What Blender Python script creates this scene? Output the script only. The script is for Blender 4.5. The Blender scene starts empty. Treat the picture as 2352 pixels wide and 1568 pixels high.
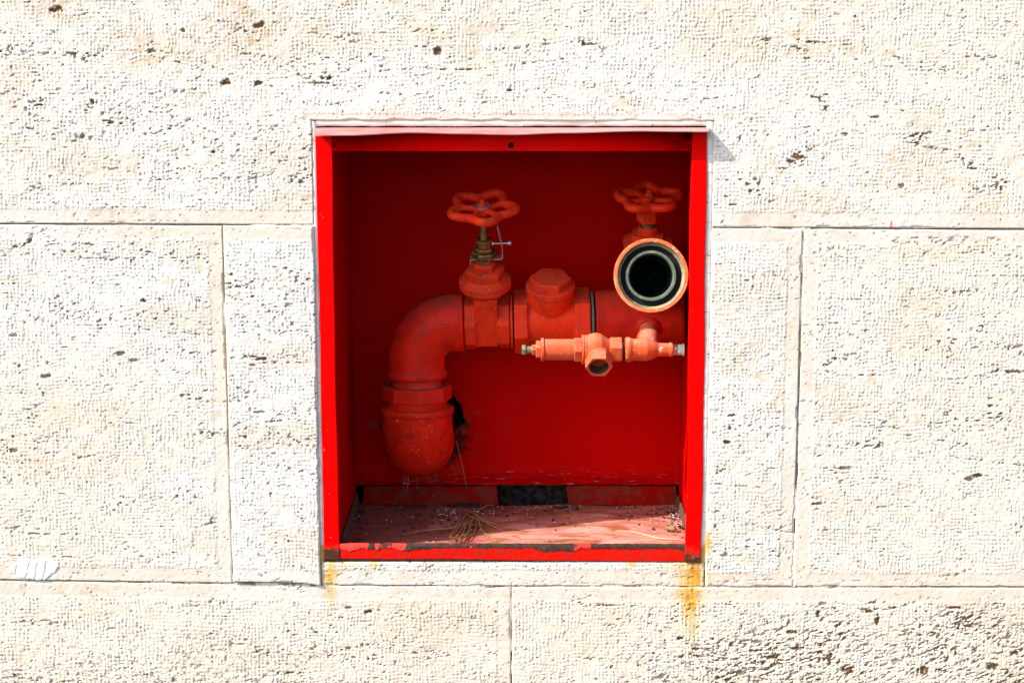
import bpy, bmesh, math, random
import numpy as np
from mathutils import Vector, Matrix
from mathutils.bvhtree import BVHTree

scn = bpy.context.scene
COL = scn.collection
R = math.radians
random.seed(7)

# ------------------------------------------------------------------ camera
HC = 1.50            # eye height of the camera above the pavement
DC = 2.277           # camera to wall face
FPX, CU, CV = 3400.0, 1176.0, 784.0      # focal length and centre in photo pixels (2352 wide)
PITCH = math.atan(FPX / 23127.0)
cam_d = bpy.data.cameras.new('camera')
cam_d.sensor_width = 36.0
cam_d.lens = FPX / 2352.0 * 36.0
cam_d.clip_end = 500.0
cam_d.clip_start = 0.05
cam = bpy.data.objects.new('camera', cam_d)
cam.location = (0, -DC, HC)
cam.rotation_euler = (math.pi / 2 - PITCH, 0, 0)
COL.objects.link(cam)
scn.camera = cam

# ------------------------------------------------------------------ sky, sun, exposure
SUN_DIR = Vector((2.44, 1.0, -2.2)).normalized()
world = bpy.data.worlds.new('World')
scn.world = world
world.use_nodes = True
wn = world.node_tree
sky = wn.nodes.new('ShaderNodeTexSky')
sky.sky_type = 'NISHITA'
sky.sun_disc = False
sky.sun_elevation = math.asin(-SUN_DIR.z)
sky.sun_rotation = math.atan2(-SUN_DIR.x, -SUN_DIR.y)
sky.air_density = 1.0
sky.dust_density = 3.0
bg = wn.nodes['Background']
bg.inputs['Strength'].default_value = 0.135
wn.links.new(sky.outputs[0], bg.inputs['Color'])
sun_d = bpy.data.lights.new('sun', 'SUN')
sun_d.energy = 2.8
sun_d.angle = R(0.5)
sun_d.color = (1.0, 0.94, 0.85)
sun = bpy.data.objects.new('sun', sun_d)
sun.rotation_euler = SUN_DIR.to_track_quat('-Z', 'Y').to_euler()
sun.location = (-4, -3, 6)
COL.objects.link(sun)
vs = scn.view_settings
vs.view_transform = 'Standard'
vs.look = 'None'
vs.gamma = 1.0
vs.use_curve_mapping = False
vs.exposure = 1.47

# ------------------------------------------------------------------ pixel -> place
_c, _s = math.cos(PITCH), math.sin(PITCH)
def ray(u, v):
    a = (u - CU) / FPX; b = -(v - CV) / FPX
    return Vector((a, _c + b * _s, -_s + b * _c))
def W(u, v, Y=0.0):                       # point on the vertical plane y = Y
    r = ray(u, v); t = (Y + DC) / r.y
    return Vector((r.x * t, Y, HC + r.z * t))
def S(u, v, Y=0.0):                       # metres per photo pixel there
    return (Y + DC) / ray(u, v).y / FPX
def WF(u, v, z):                          # point on a horizontal plane
    r = ray(u, v); t = (z - HC) / r.z
    return Vector((r.x * t, r.y * t - DC, z))

# ------------------------------------------------------------------ object helpers
def tag(o, label=None, cat=None, group=None, kind=None):
    if label: o['label'] = label
    if cat: o['category'] = cat
    if group: o['group'] = group
    if kind: o['kind'] = kind
    return o
def empty(name, loc):
    o = bpy.data.objects.new(name, None)
    o.location = loc; o.empty_display_size = 0.05
    COL.objects.link(o); return o
def rootloc(p):
    v = Vector((0, 0, 0))
    while p is not None:
        v += Vector(p.location); p = p.parent
    return v
def finish(name, bm, mats, parent=None, bevel=0.0, smooth=35, segs=2):
    off = rootloc(parent)
    if parent is None: off = Vector((0, 0, 0))
    bmesh.ops.remove_doubles(bm, verts=bm.verts, dist=1e-6)
    bmesh.ops.recalc_face_normals(bm, faces=bm.faces)
    me = bpy.data.meshes.new(name)
    bm.to_mesh(me); bm.free()
    return link(name, me, mats, parent, bevel, smooth, segs)
def link(name, me, mats, parent=None, bevel=0.0, smooth=35, segs=2):
    if not isinstance(mats, (list, tuple)): mats = [mats]
    if len(me.materials): me.materials.clear()
    for m in mats: me.materials.append(m)
    off = rootloc(parent)
    me.transform(Matrix.Translation(-off))
    n = len(me.polygons)
    me.polygons.foreach_set('use_smooth', np.ones(n, dtype=bool))
    if smooth < 180: me.set_sharp_from_angle(angle=R(smooth))
    o = bpy.data.objects.new(name, me)
    COL.objects.link(o)
    if parent is not None: o.parent = parent
    if bevel > 0:
        b = o.modifiers.new('bevel', 'BEVEL'); b.width = bevel; b.segments = segs
        b.limit_method = 'ANGLE'; b.angle_limit = R(38)
        w = o.modifiers.new('wn', 'WEIGHTED_NORMAL'); w.keep_sharp = False
    return o
def frame_of(axis, ref=None):
    a = Vector(axis).normalized()
    if ref is None: ref = Vector((0, 0, 1)) if abs(a.z) < .9 else Vector((1, 0, 0))
    e1 = (Vector(ref) - a * a.dot(ref)).normalized()
    return a, e1, a.cross(e1)
def lathe(bm, org, axis, prof, seg=40, rot=0.0, ref=None, cap=True):
    a, e1, e2 = frame_of(axis, ref)
    org = Vector(org); rings = []
    for s, r in prof:
        if r <= 1e-7:
            rings.append([bm.verts.new(org + a * s)])
        else:
            rings.append([bm.verts.new(org + a * s + (e1 * math.cos(rot + 2*math.pi*k/seg) + e2 * math.sin(rot + 2*math.pi*k/seg)) * r) for k in range(seg)])
    for A, B in zip(rings, rings[1:]):
        if len(A) == 1 and len(B) == 1: continue
        for k in range(seg):
            k2 = (k + 1) % seg
            if len(A) == 1: bm.faces.new((A[0], B[k], B[k2]))
            elif len(B) == 1: bm.faces.new((A[k], B[0], A[k2]))
            else: bm.faces.new((A[k], B[k], B[k2], A[k2]))
    if cap:
        for r in (rings[0], rings[-1]):
            if len(r) > 2: bm.faces.new(r)
def hexa(bm, org, axis, s0, s1, r, rot=0.0, ref=None, ch=0.07, seg=6):
    h = s1 - s0; c = min(abs(h) * .25, r * ch)
    sg = 1 if h > 0 else -1
    lathe(bm, org, axis, [(s0, r * (1 - ch)), (s0 + sg*c, r), (s1 - sg*c, r), (s1, r * (1 - ch))], seg, rot, ref)
def tube(bm, pts, rad, seg=10, closed=False, ref=None):
    pts = [Vector(p) for p in pts]; n = len(pts)
    rads = rad if isinstance(rad, (list, tuple)) else [rad] * n
    rings = []; e1 = None
    for i, p in enumerate(pts):
        if closed: t = pts[(i+1) % n] - pts[i-1]
        else: t = pts[min(i+1, n-1)] - pts[max(i-1, 0)]
        t.normalize()
        if e1 is None: _, e1, e2 = frame_of(t, ref)
        e1 = (e1 - t * t.dot(e1)).normalized(); e2 = t.cross(e1)
        rings.append([bm.verts.new(p + (e1 * math.cos(2*math.pi*k/seg) + e2 * math.sin(2*math.pi*k/seg)) * rads[i]) for k in range(seg)])
    m = n if closed else n - 1
    for i in range(m):
        A, B = rings[i], rings[(i+1) % n]
        for k in range(seg):
            k2 = (k+1) % seg
            bm.faces.new((A[k], B[k], B[k2], A[k2]))
    if not closed:
        bm.faces.new(rings[0]); bm.faces.new(rings[-1])
def obox(bm, c, ax, ay, az, hx, hy, hz):
    c = Vector(c); vs_ = []
    for i in (-1, 1):
        for j in (-1, 1):
            for k in (-1, 1):
                vs_.append(bm.verts.new(c + ax*hx*i + ay*hy*j + az*hz*k))
    for f in ((0,1,3,2), (4,6,7,5), (0,4,5,1), (2,3,7,6), (0,2,6,4), (1,5,7,3)):
        bm.faces.new([vs_[q] for q in f])
def box(bm, x0, x1, y0, y1, z0, z1):
    obox(bm, ((x0+x1)/2, (y0+y1)/2, (z0+z1)/2), Vector((1,0,0)), Vector((0,1,0)), Vector((0,0,1)), abs(x1-x0)/2, abs(y1-y0)/2, abs(z1-z0)/2)
def fuse(bm, voxel=0.0014, it=6, fac=0.5):
    """melt overlapping shapes into one cast-looking skin"""
    bmesh.ops.recalc_face_normals(bm, faces=bm.faces)
    me = bpy.data.meshes.new('tmp'); bm.to_mesh(me); bm.free()
    o = bpy.data.objects.new('tmp', me); COL.objects.link(o)
    r = o.modifiers.new('r', 'REMESH'); r.mode = 'VOXEL'; r.voxel_size = voxel
    s = o.modifiers.new('s', 'SMOOTH'); s.factor = fac; s.iterations = it
    dg = bpy.context.evaluated_depsgraph_get()
    out = bpy.data.meshes.new_from_object(o.evaluated_get(dg))
    bpy.data.objects.remove(o); bpy.data.meshes.remove(me)
    return out

# ------------------------------------------------------------------ material helpers
class N:
    def __init__(s, name):
        s.m = bpy.data.materials.new(name); s.m.use_nodes = True
        s.t = s.m.node_tree; s.b = s.t.nodes['Principled BSDF']
        s.tc = s.t.nodes.new('ShaderNodeTexCoord')
    def n(s, kind, **kw):
        d = s.t.nodes.new('ShaderNode' + kind)
        for k, v in kw.items(): setattr(d, k, v)
        return d
    def l(s, a, b): s.t.links.new(a, b)
    def put(s, sock, v):
        if hasattr(v, 'is_linked') or hasattr(v, 'links'): s.l(v, sock)
        elif isinstance(v, (tuple, list)): sock.default_value = (*v, 1.0) if len(v) == 3 and len(sock.default_value) == 4 else v
        else: sock.default_value = v
    def noise(s, scale, detail=3, rough=.55, vec=None, dist=0.0, stretch=None):
        d = s.n('TexNoise'); d.inputs['Scale'].default_value = scale
        d.inputs['Detail'].default_value = detail; d.inputs['Roughness'].default_value = rough
        d.inputs['Distortion'].default_value = dist
        v = vec or s.tc.outputs['Object']
        if stretch:
            mp = s.n('Mapping'); mp.inputs['Scale'].default_value = stretch; s.l(v, mp.inputs['Vector']); v = mp.outputs[0]
        s.l(v, d.inputs['Vector']); return d.outputs['Fac']
    def vor(s, scale, feature='F1', out='Distance', vec=None):
        d = s.n('TexVoronoi', feature=feature); d.inputs['Scale'].default_value = scale
        s.l(vec or s.tc.outputs['Object'], d.inputs['Vector']); return d.outputs[out]
    def ramp(s, v, lo, hi, a=0.0, b=1.0):
        d = s.n('MapRange', interpolation_type='SMOOTHSTEP')
        s.put(d.inputs['Value'], v)
        d.inputs['From Min'].default_value = lo; d.inputs['From Max'].default_value = hi
        d.inputs['To Min'].default_value = a; d.inputs['To Max'].default_value = b
        return d.outputs[0]
    def math(s, op, a, b=0.0):
        d = s.n('Math', operation=op); s.put(d.inputs[0], a); s.put(d.inputs[1], b); return d.outputs[0]
    def mix(s, f, a, b, mode='MIX'):
        d = s.n('MixRGB', blend_type=mode); s.put(d.inputs[0], f); s.put(d.inputs[1], a); s.put(d.inputs[2], b); return d.outputs[0]
    def xyz(s, v=None):
        d = s.n('SeparateXYZ'); s.l(v or s.tc.outputs['Object'], d.inputs[0]); return d.outputs
    def bump(s, h, strength=.3, dist=.001, prev=None):
        d = s.n('Bump'); d.inputs['Strength'].default_value = strength; d.inputs['Distance'].default_value = dist
        s.put(d.inputs['Height'], h)
        if prev is not None: s.l(prev, d.inputs['Normal'])
        return d.outputs[0]
    def out(s, col, rough=.5, spec=.35, normal=None, metal=0.0):
        s.put(s.b.inputs['Base Color'], col); s.put(s.b.inputs['Roughness'], rough)
        s.put(s.b.inputs['Specular IOR Level'], spec); s.put(s.b.inputs['Metallic'], metal)
        if normal is not None: s.l(normal, s.b.inputs['Normal'])
        return s.m

def paint(name, base, dust=(.20, .05, .03), dust_amt=.6, chip=(.17, .19, .13), chip_amt=.0, mott=.25, rough=.42, pits=.5, spec=.12, dark=(.20, .006, .003), grime=.5, edge=.4):
    a = N(name)
    col = a.mix(a.ramp(a.noise(38, 5, .65), .35, .72, 0, mott), base, dark)
    col = a.mix(a.ramp(a.noise(15, 3), .45, .7, 0, mott * .6), col, tuple(min(1, x * 1.15 + .006) for x in base))
    col = a.mix(a.ramp(a.noise(24, 6, .75, None, .4), .50, .70, 0, grime), col, (.13, .022, .012))
    col = a.mix(a.ramp(a.noise(130, 4, .7), .58, .70, 0, grime * .8), col, (.16, .03, .014))
    g = a.n('NewGeometry'); nz = a.xyz(g.outputs['Normal'])[2]
    ew = a.math('MULTIPLY', a.ramp(g.outputs['Pointiness'], .53, .58), a.ramp(a.noise(75, 4, .7), .50, .60))
    col = a.mix(a.math('MULTIPLY', ew, edge), col, chip)
    dm = a.math('MULTIPLY', a.ramp(nz, .25, .95), a.ramp(a.noise(60, 4, .7), .25, .7, .35, 1))
    col = a.mix(a.math('MULTIPLY', dm, dust_amt), col, dust)
    if chip_amt > 0:
        v = a.vor(170); sel = a.noise(26, 2)
        cm = a.math('MULTIPLY', a.ramp(a.math('ADD', v, a.math('MULTIPLY', a.noise(260, 3, .7), .9)), .53, .60, 1, 0), a.ramp(sel, .66 - chip_amt * .28, .70 - chip_amt * .28))
        col = a.mix(cm, col, chip)
        big = a.ramp(a.noise(70, 4, .7), .73 - chip_amt * .10, .745 - chip_amt * .10)
        col = a.mix(big, col, chip)
        fl = a.ramp(a.noise(300, 3, .6), .775 - chip_amt * .07, .80 - chip_amt * .07)
        col = a.mix(a.math('MULTIPLY', fl, .7), col, tuple(min(1, x + .12) for x in chip))
    nrm = a.bump(a.noise(240, 4, .6), pits, .0006)
    nrm = a.bump(a.noise(900, 2, .6), pits * .6, .0003, nrm)
    return a.out(col, a.math('ADD', a.math('MULTIPLY', dm, .3), rough), spec, nrm)

M = {}
M['cast'] = paint('painted_cast_iron', (.76, .034, .006), chip_amt=.5)
M['cast2'] = paint('painted_cast_iron_chipped', (.76, .036, .007), chip_amt=.55, dust_amt=.45)
M['elbow'] = paint('painted_elbow', (.74, .016, .004), dust=(.13, .05, .038), dust_amt=.7, chip_amt=.12, mott=.4)
M['tee'] = paint('painted_pipe_rusty', (.54, .016, .005), dust_amt=.55, chip_amt=.12, mott=.55, pits=.4)
M['wheel'] = paint('painted_handwheel', (.76, .032, .006), dust_amt=.2, chip_amt=.18, rough=.38)
M['bulb'] = paint('painted_bulb', (.72, .015, .004), dust_amt=.4, chip=(.46, .19, .08), chip_amt=.8, mott=.5, pits=.6)
M['faded'] = paint('faded_orange_paint', (.60, .085, .028), dust=(.55, .19, .11), dust_amt=.75, chip=(.33, .33, .26), chip_amt=.7, mott=.35, rough=.6, dark=(.45, .05, .015), grime=.22, edge=.5)

def metal(name, base, tarn, rough=.42, t=.5):
    a = N(name)
    col = a.mix(a.ramp(a.noise(90, 4, .65), .35, .65, 0, t), base, tarn)
    return a.out(col, rough, .5, a.bump(a.noise(400, 3), .25, .0004), .85)
M['brass'] = metal('tarnished_brass', (.34, .20, .065), (.07, .055, .03), .45, .8)
M['steel'] = metal('zinc_steel', (.62, .58, .52), (.4, .36, .3), .38, .5)
M['patina'] = paint('green_patina_brass', (.10, .13, .095), dust_amt=0, chip=(.36, .27, .12), chip_amt=.6, mott=.6, rough=.5, dark=(.04, .09, .07), grime=.0)
M['teal'] = paint('pale_verdigris', (.42, .55, .48), dust_amt=0, chip=(.2, .3, .25), chip_amt=.5, mott=.3, rough=.6, dark=(.2, .3, .26), grime=.0)
a = N('brass_cream_ring'); M['creamring'] = a.out(a.mix(a.ramp(a.noise(40, 4, .7), .35, .65), (.36, .29, .16), (.16, .16, .10)), .5, .4, a.bump(a.noise(300), .3, .0004))
a = N('black_rubber'); M['rubber'] = a.out((.010, .010, .012), .6, .1)
a = N('dark_thread'); M['thread'] = a.out(a.mix(a.noise(200), (.035, .018, .012), (.10, .03, .015)), .7, .2)
a = N('bore_dark'); M['bore'] = a.out(a.mix(a.ramp(a.noise(60, 4), .4, .7), (.003, .006, .006), (.010, .020, .017)), .7, .04, a.bump(a.noise(300), .4, .0006))  # near-black colour stands in for the shade deep in the bore

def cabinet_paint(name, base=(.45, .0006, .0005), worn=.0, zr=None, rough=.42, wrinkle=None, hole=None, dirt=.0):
    a = N(name); g = a.n('NewGeometry')
    x, y, z = a.xyz(g.outputs['Position'])
    pos = g.outputs['Position']
    col = a.mix(a.ramp(a.noise(9, 4, .6, pos), .35, .7, 0, .35), base, tuple(c * .8 for c in base))
    col = a.mix(a.ramp(a.noise(26, 5, .7, pos), .62, .76, 0, .14), col, (.60, .008, .008))
    # scratches: long thin pale flecks
    sc = a.ramp(a.noise(60, 2, .5, pos, .4, (6, 6, 1)), .765, .785, 0, .7)
    col = a.mix(sc, col, (.62, .20, .18))
    fl = a.ramp(a.noise(300, 2, .6, pos), .775, .79, 0, .8)
    col = a.mix(fl, col, (.60, .40, .34))
    nrm = a.bump(a.noise(14, 3, .5, pos), .25, .006)
    nrm = a.bump(a.noise(160, 3, .6, pos), .10, .0006, nrm)
    col = a.mix(a.ramp(a.noise(34, 5, .75, pos, .3, (1.5, 1, .35)), .64, .76, 0, .30), col, (.60, .06, .06))
    rg = rough
    sm = a.ramp(a.noise(11, 6, .75, pos, .5), .60, .72, 0, .35)
    col = a.mix(sm, col, (.20, .016, .010))
    dr = a.ramp(a.noise(30, 3, .5, pos, .2, (3, 3, .25)), .66, .72, 0, .25)
    col = a.mix(dr, col, (.30, .004, .003))
    if zr is not None:            # rust eating in from the bottom edge
        z0, z1 = zr
        n1 = a.noise(48, 5, .7, pos); n2 = a.noise(160, 4, .7, pos)
        k = a.math('ADD', a.ramp(z, z0, z1, 1, 0), a.math('MULTIPLY', a.math('SUBTRACT', n1, .5), 1.1))
        rm = a.ramp(k, .62, .72)
        rust = a.mix(n2, (.03, .015, .010), (.10, .042, .022))
        col = a.mix(a.ramp(k, .30, .7, 0, .6), col, (.36, .03, .012))
        col = a.mix(rm, col, rust); rg = a.math('ADD', a.math('MULTIPLY', rm, .4), rough)
        nrm = a.bump(a.math('MULTIPLY', rm, n2), .6, .0015, nrm)
    if wrinkle is not None:       # sagged, wrinkled paint near the foot of the panel
        z0, z1 = wrinkle
        wm = a.math('MULTIPLY', a.ramp(z, z0, z1, 1, 0), 1.0)
        wv = a.noise(34, 5, .65, pos, .8, (.55, 1, 3.2))
        nrm = a.bump(a.math('MULTIPLY', wm, wv), 1.0, .012, nrm)
        sp = a.math('MULTIPLY', wm, a.ramp(a.noise(90, 4, .7, pos, .5, (.4, 1, 3)), .60, .66))
        col = a.mix(a.math('MULTIPLY', sp, .8), col, (.55, .22, .22))  # glints on the wrinkles, painted in as pale flecks
        dk = a.math('MULTIPLY', wm, a.ramp(a.noise(60, 4, .7, pos, .5, (.5, 1, 2)), .60, .68))
        col = a.mix(a.math('MULTIPLY', dk, .5), col, (.10, .006, .004))
    if hole is not None:          # scorched, flaking paint around the pipe hole
        hx, hz, hr = hole
        dx = a.math('SUBTRACT', x, hx); dz = a.math('SUBTRACT', z, hz)
        d = a.math('SQRT', a.math('ADD', a.math('MULTIPLY', dx, dx), a.math('MULTIPLY', dz, dz)))
        d = a.math('ADD', d, a.math('MULTIPLY', a.math('SUBTRACT', a.noise(38, 5, .7, pos, 0, (.6, 1, 1.6)), .5), .075))
        bm_ = a.ramp(d, hr - .004, hr + .012, 1, 0)
        col = a.mix(a.math('MULTIPLY', bm_, .9), col, (.035, .010, .008))
        d2 = a.ramp(d, hr + .012, hr + .045, 1, 0)
        br = a.math('MULTIPLY', d2, a.ramp(a.noise(45, 5, .7, pos), .5, .68))
        col = a.mix(a.math('MULTIPLY', br, .55), col, (.28, .06, .03))
    if dirt > 0:
        col = a.mix(a.ramp(a.noise(50, 5, .7, pos), .45, .62, 0, dirt), col, (.12, .03, .018))
        col = a.mix(a.ramp(a.noise(120, 4, .7, pos), .62, .70, 0, dirt * .7), col, (.24, .07, .03))
        nrm = a.bump(a.noise(120, 5, .7, pos), .6, .002, nrm)
    return a.out(col, rg, .02, nrm)

# ------------------------------------------------------------------ numpy noise
def _hash(ix, iy, seed):
    h = (ix.astype(np.int64) * 374761393 + iy.astype(np.int64) * 668265263 + seed * 1442695041) & 0xFFFFFFFF
    h = ((h ^ (h >> 13)) * 1274126177) & 0xFFFFFFFF
    h = (h ^ (h >> 16)) & 0xFFFFFFFF
    return h.astype(np.float64) / 4294967295.0
def vn(x, y, seed=0):
    xi = np.floor(x); yi = np.floor(y); fx = x - xi; fy = y - yi
    fx = fx*fx*fx*(fx*(fx*6-15)+10); fy = fy*fy*fy*(fy*(fy*6-15)+10)
    a_ = _hash(xi, yi, seed); b_ = _hash(xi+1, yi, seed); c_ = _hash(xi, yi+1, seed); d_ = _hash(xi+1, yi+1, seed)
    return (a_*(1-fx)+b_*fx)*(1-fy) + (c_*(1-fx)+d_*fx)*fy
def fbm(x, y, seed=0, o=4, g=.5):
    s = np.zeros_like(x); am = 1.0; tot = 0
    for k in range(o):
        s += am * vn(x * 2**k + 17.3*k, y * 2**k - 9.1*k, seed + k); tot += am; am *= g
    return s / tot
def sst(v, a_, b_):
    t = np.clip((v - a_) / (b_ - a_), 0, 1); return t*t*(3-2*t)

# ================================================================== SETTING
# ---- pavement in front of the wall (below the frame; bounces daylight up)
def mat_pavement():
    a = N('pavement'); g = a.n('NewGeometry')
    br = a.n('TexBrick'); br.inputs['Scale'].default_value = 1.0
    br.inputs['Brick Width'].default_value = .6; br.inputs['Row Height'].default_value = .6; br.inputs['Mortar Size'].default_value = .006
    br.offset = 0.0
    br.inputs['Color1'].default_value = (.05, .048, .046, 1); br.inputs['Color2'].default_value = (.042, .04, .038, 1); br.inputs['Mortar'].default_value = (.03, .03, .03, 1)
    a.l(g.outputs['Position'], br.inputs['Vector'])
    col = a.mix(a.ramp(a.noise(5, 5, .7, g.outputs['Position']), .3, .7, 0, .35), br.outputs['Color'], (.035, .033, .03))
    return a.out(col, .8, .3, a.bump(a.noise(120, 4, .6, g.outputs['Position']), .3, .002))
bm = bmesh.new()
q = [bm.verts.new(p) for p in ((-90, -120, 0), (90, -120, 0), (90, 1.2, 0), (-90, 1.2, 0))]
bm.faces.new(q)
tag(finish('pavement', bm, mat_pavement()), kind='structure')

# ---- stone material, driven by masks stored with the carved mesh
def mat_stone():
    a = N('travertine')
    g = a.n('NewGeometry'); pos = g.outputs['Position']
    at = a.n('Attribute'); at.attribute_name = 'mask_a'
    rgb = a.n('SeparateColor'); a.l(at.outputs['Color'], rgb.inputs[0])
    pit, rust, grime = rgb.outputs[0], rgb.outputs[1], rgb.outputs[2]
    margin = at.outputs['Alpha']
    at2 = a.n('Attribute'); at2.attribute_name = 'mask_b'
    rg2 = a.n('SeparateColor'); a.l(at2.outputs['Color'], rg2.inputs[0])
    wn_ = a.math('ADD', at2.outputs['Alpha'], a.math('MULTIPLY', a.math('SUBTRACT', a.noise(2.6, 5, .6, pos, .3, (.7, 1, 1.6)), .5), 1.0))
    base = a.mix(a.ramp(wn_, .0, 1.0), (.635, .61, .57), (.62, .55, .46))
    base = a.mix(a.ramp(a.noise(45, 4, .6, pos), .4, .7, 0, .25), base, (.58, .50, .41))
    base = a.mix(a.math('MULTIPLY', margin, .75), base, a.mix(a.ramp(a.noise(3.2, 3, .6, pos), .42, .6), (.585, .55, .505), (.58, .50, .41)))
    base = a.mix(a.math('MULTIPLY', grime, .8), base, (.47, .35, .22))
    spk = a.ramp(a.noise(420, 2, .6, pos, 0, (.6, 1, 1.2)), .70, .76, 0, .55)
    base = a.mix(spk, base, (.28, .20, .13))
    base = a.mix(pit, base, a.mix(a.noise(30, 3, .6, pos), (.05, .028, .014), (.26, .14, .055)))
    rs = a.mix(a.ramp(a.noise(60, 5, .7, pos), .35, .7), (.62, .36, .035), (.44, .16, .010))
    base = a.mix(a.ramp(rust, 0, .35, 0, .45), base, (.63, .47, .17))
    base = a.mix(rust, base, rs)
    base = a.mix(rg2.outputs[0], base, (.70, .69, .67))       # white patch filler
    base = a.mix(rg2.outputs[1], base, (.03, .30, .24))       # green paint specks
    base = a.mix(rg2.outputs[2], base, (.55, .05, .07))       # red crayon mark
    nrm = a.bump(a.noise(620, 3, .6, pos), .25, .0007)
    nrm = a.bump(a.noise(170, 4, .65, pos), .22, .0016, nrm)
    return a.out(base, .85, .25, nrm)
M['stone'] = mat_stone()

wall_root = empty('stone_wall', (0, 0.03, 0))
tag(wall_root, 'cream travertine block wall, tooled faces with smooth borders, around the red cabinet', 'wall')

def wx(u, v): return W(u, v, 0).x
def wz(v): return W(CU, v, 0).z
XJ1 = (wx(510, 520) + wx(537, 1335)) / 2
XJ2 = (wx(1843, 530) + wx(1824, 1345)) / 2
XJ3 = wx(1175, 1450)
ZJL, ZJR = wz(516), wz(525)               # upper bed joint, left and right of the opening
ZBL, ZBR = wz(1336), wz(1348)             # lower bed joint
OX0, OX1 = wx(717, 300), wx(1640, 300)    # opening in the stone
OZ1 = wz(277); OZ0 = wz(1291)
ZBOT, ZTOP = .42, 2.12
XO = 1.15
FX, FZ0, FZ1 = .86, HC - .93, HC + .215   # finely carved region (everything the photograph shows)
STEP = .0012
cut = lambda lo, hi, flo, fhi, st, co: None
def axis_coords(lo, hi, flo, fhi, extra=()):
    pts = []
    segs = [(lo, min(hi, flo), .006), (max(lo, flo), min(hi, fhi), STEP), (max(lo, fhi), hi, .006)]
    for a_, b_, st in segs:
        if b_ - a_ > 1e-6:
            br = sorted([a_, b_] + [e for e in extra if a_ < e < b_])
            for p, q_ in zip(br, br[1:]):
                n = max(1, int(round((q_ - p) / st)))
                pts += list(np.linspace(p, q_, n, endpoint=False))
    pts.append(hi)
    return np.array(sorted(set(np.round(pts, 6))))

PITS = [(520,189,13,7),(597,192,13,6),(1005,118,9,9),(348,118,14,5),(1835,360,16,5),(1815,368,12,4),(2330,853,22,5),(1940,1075,16,5),(1880,1156,14,4),(2070,424,8,6),
        (2225,1100,12,6),(2245,1092,10,5),(213,235,5,8),(255,282,9,4),(420,70,7,5),(600,55,7,6),(590,60,9,4),(600,823,18,4),(595,945,14,3),(1670,1015,9,5),(1665,1275,12,6),
        (845,1409,9,4),(800,1400,7,4),(490,349,5,4),(330,690,6,5),(275,812,14,5),(310,828,12,5),(105,865,14,5),(30,770,9,4),(2010,268,10,3),(1170,207,7,3),(130,22,16,8),
        (1890,1388,9,4),(1880,1410,5,9),(1740,1474,12,4),(1820,1452,12,5),(1935,1455,8,4),(2005,1385,10,3),(2190,1397,16,4),(2015,1425,5,14),(1995,1405,12,4),
        (1560,1466,9,4),(1600,1490,10,4),(1950,1540,14,10),(2120,1540,14,10),(2280,1530,14,9),(2060,1520,14,6),(1700,1545,16,7),(1770,1510,14,5),(2330,1500,10,6),(1520,1554,16,6)]
RUSTS = [(756,1285,1420,17,.75),(747,1225,1310,6,1.0),(1588,1288,1500,27,.95),(1618,1225,1310,9,1.0),(1575,1286,1325,40,.7),(860,1287,1312,14,.4),(1450,1287,1304,14,.5),(800,1286,1310,40,.25)]

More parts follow.
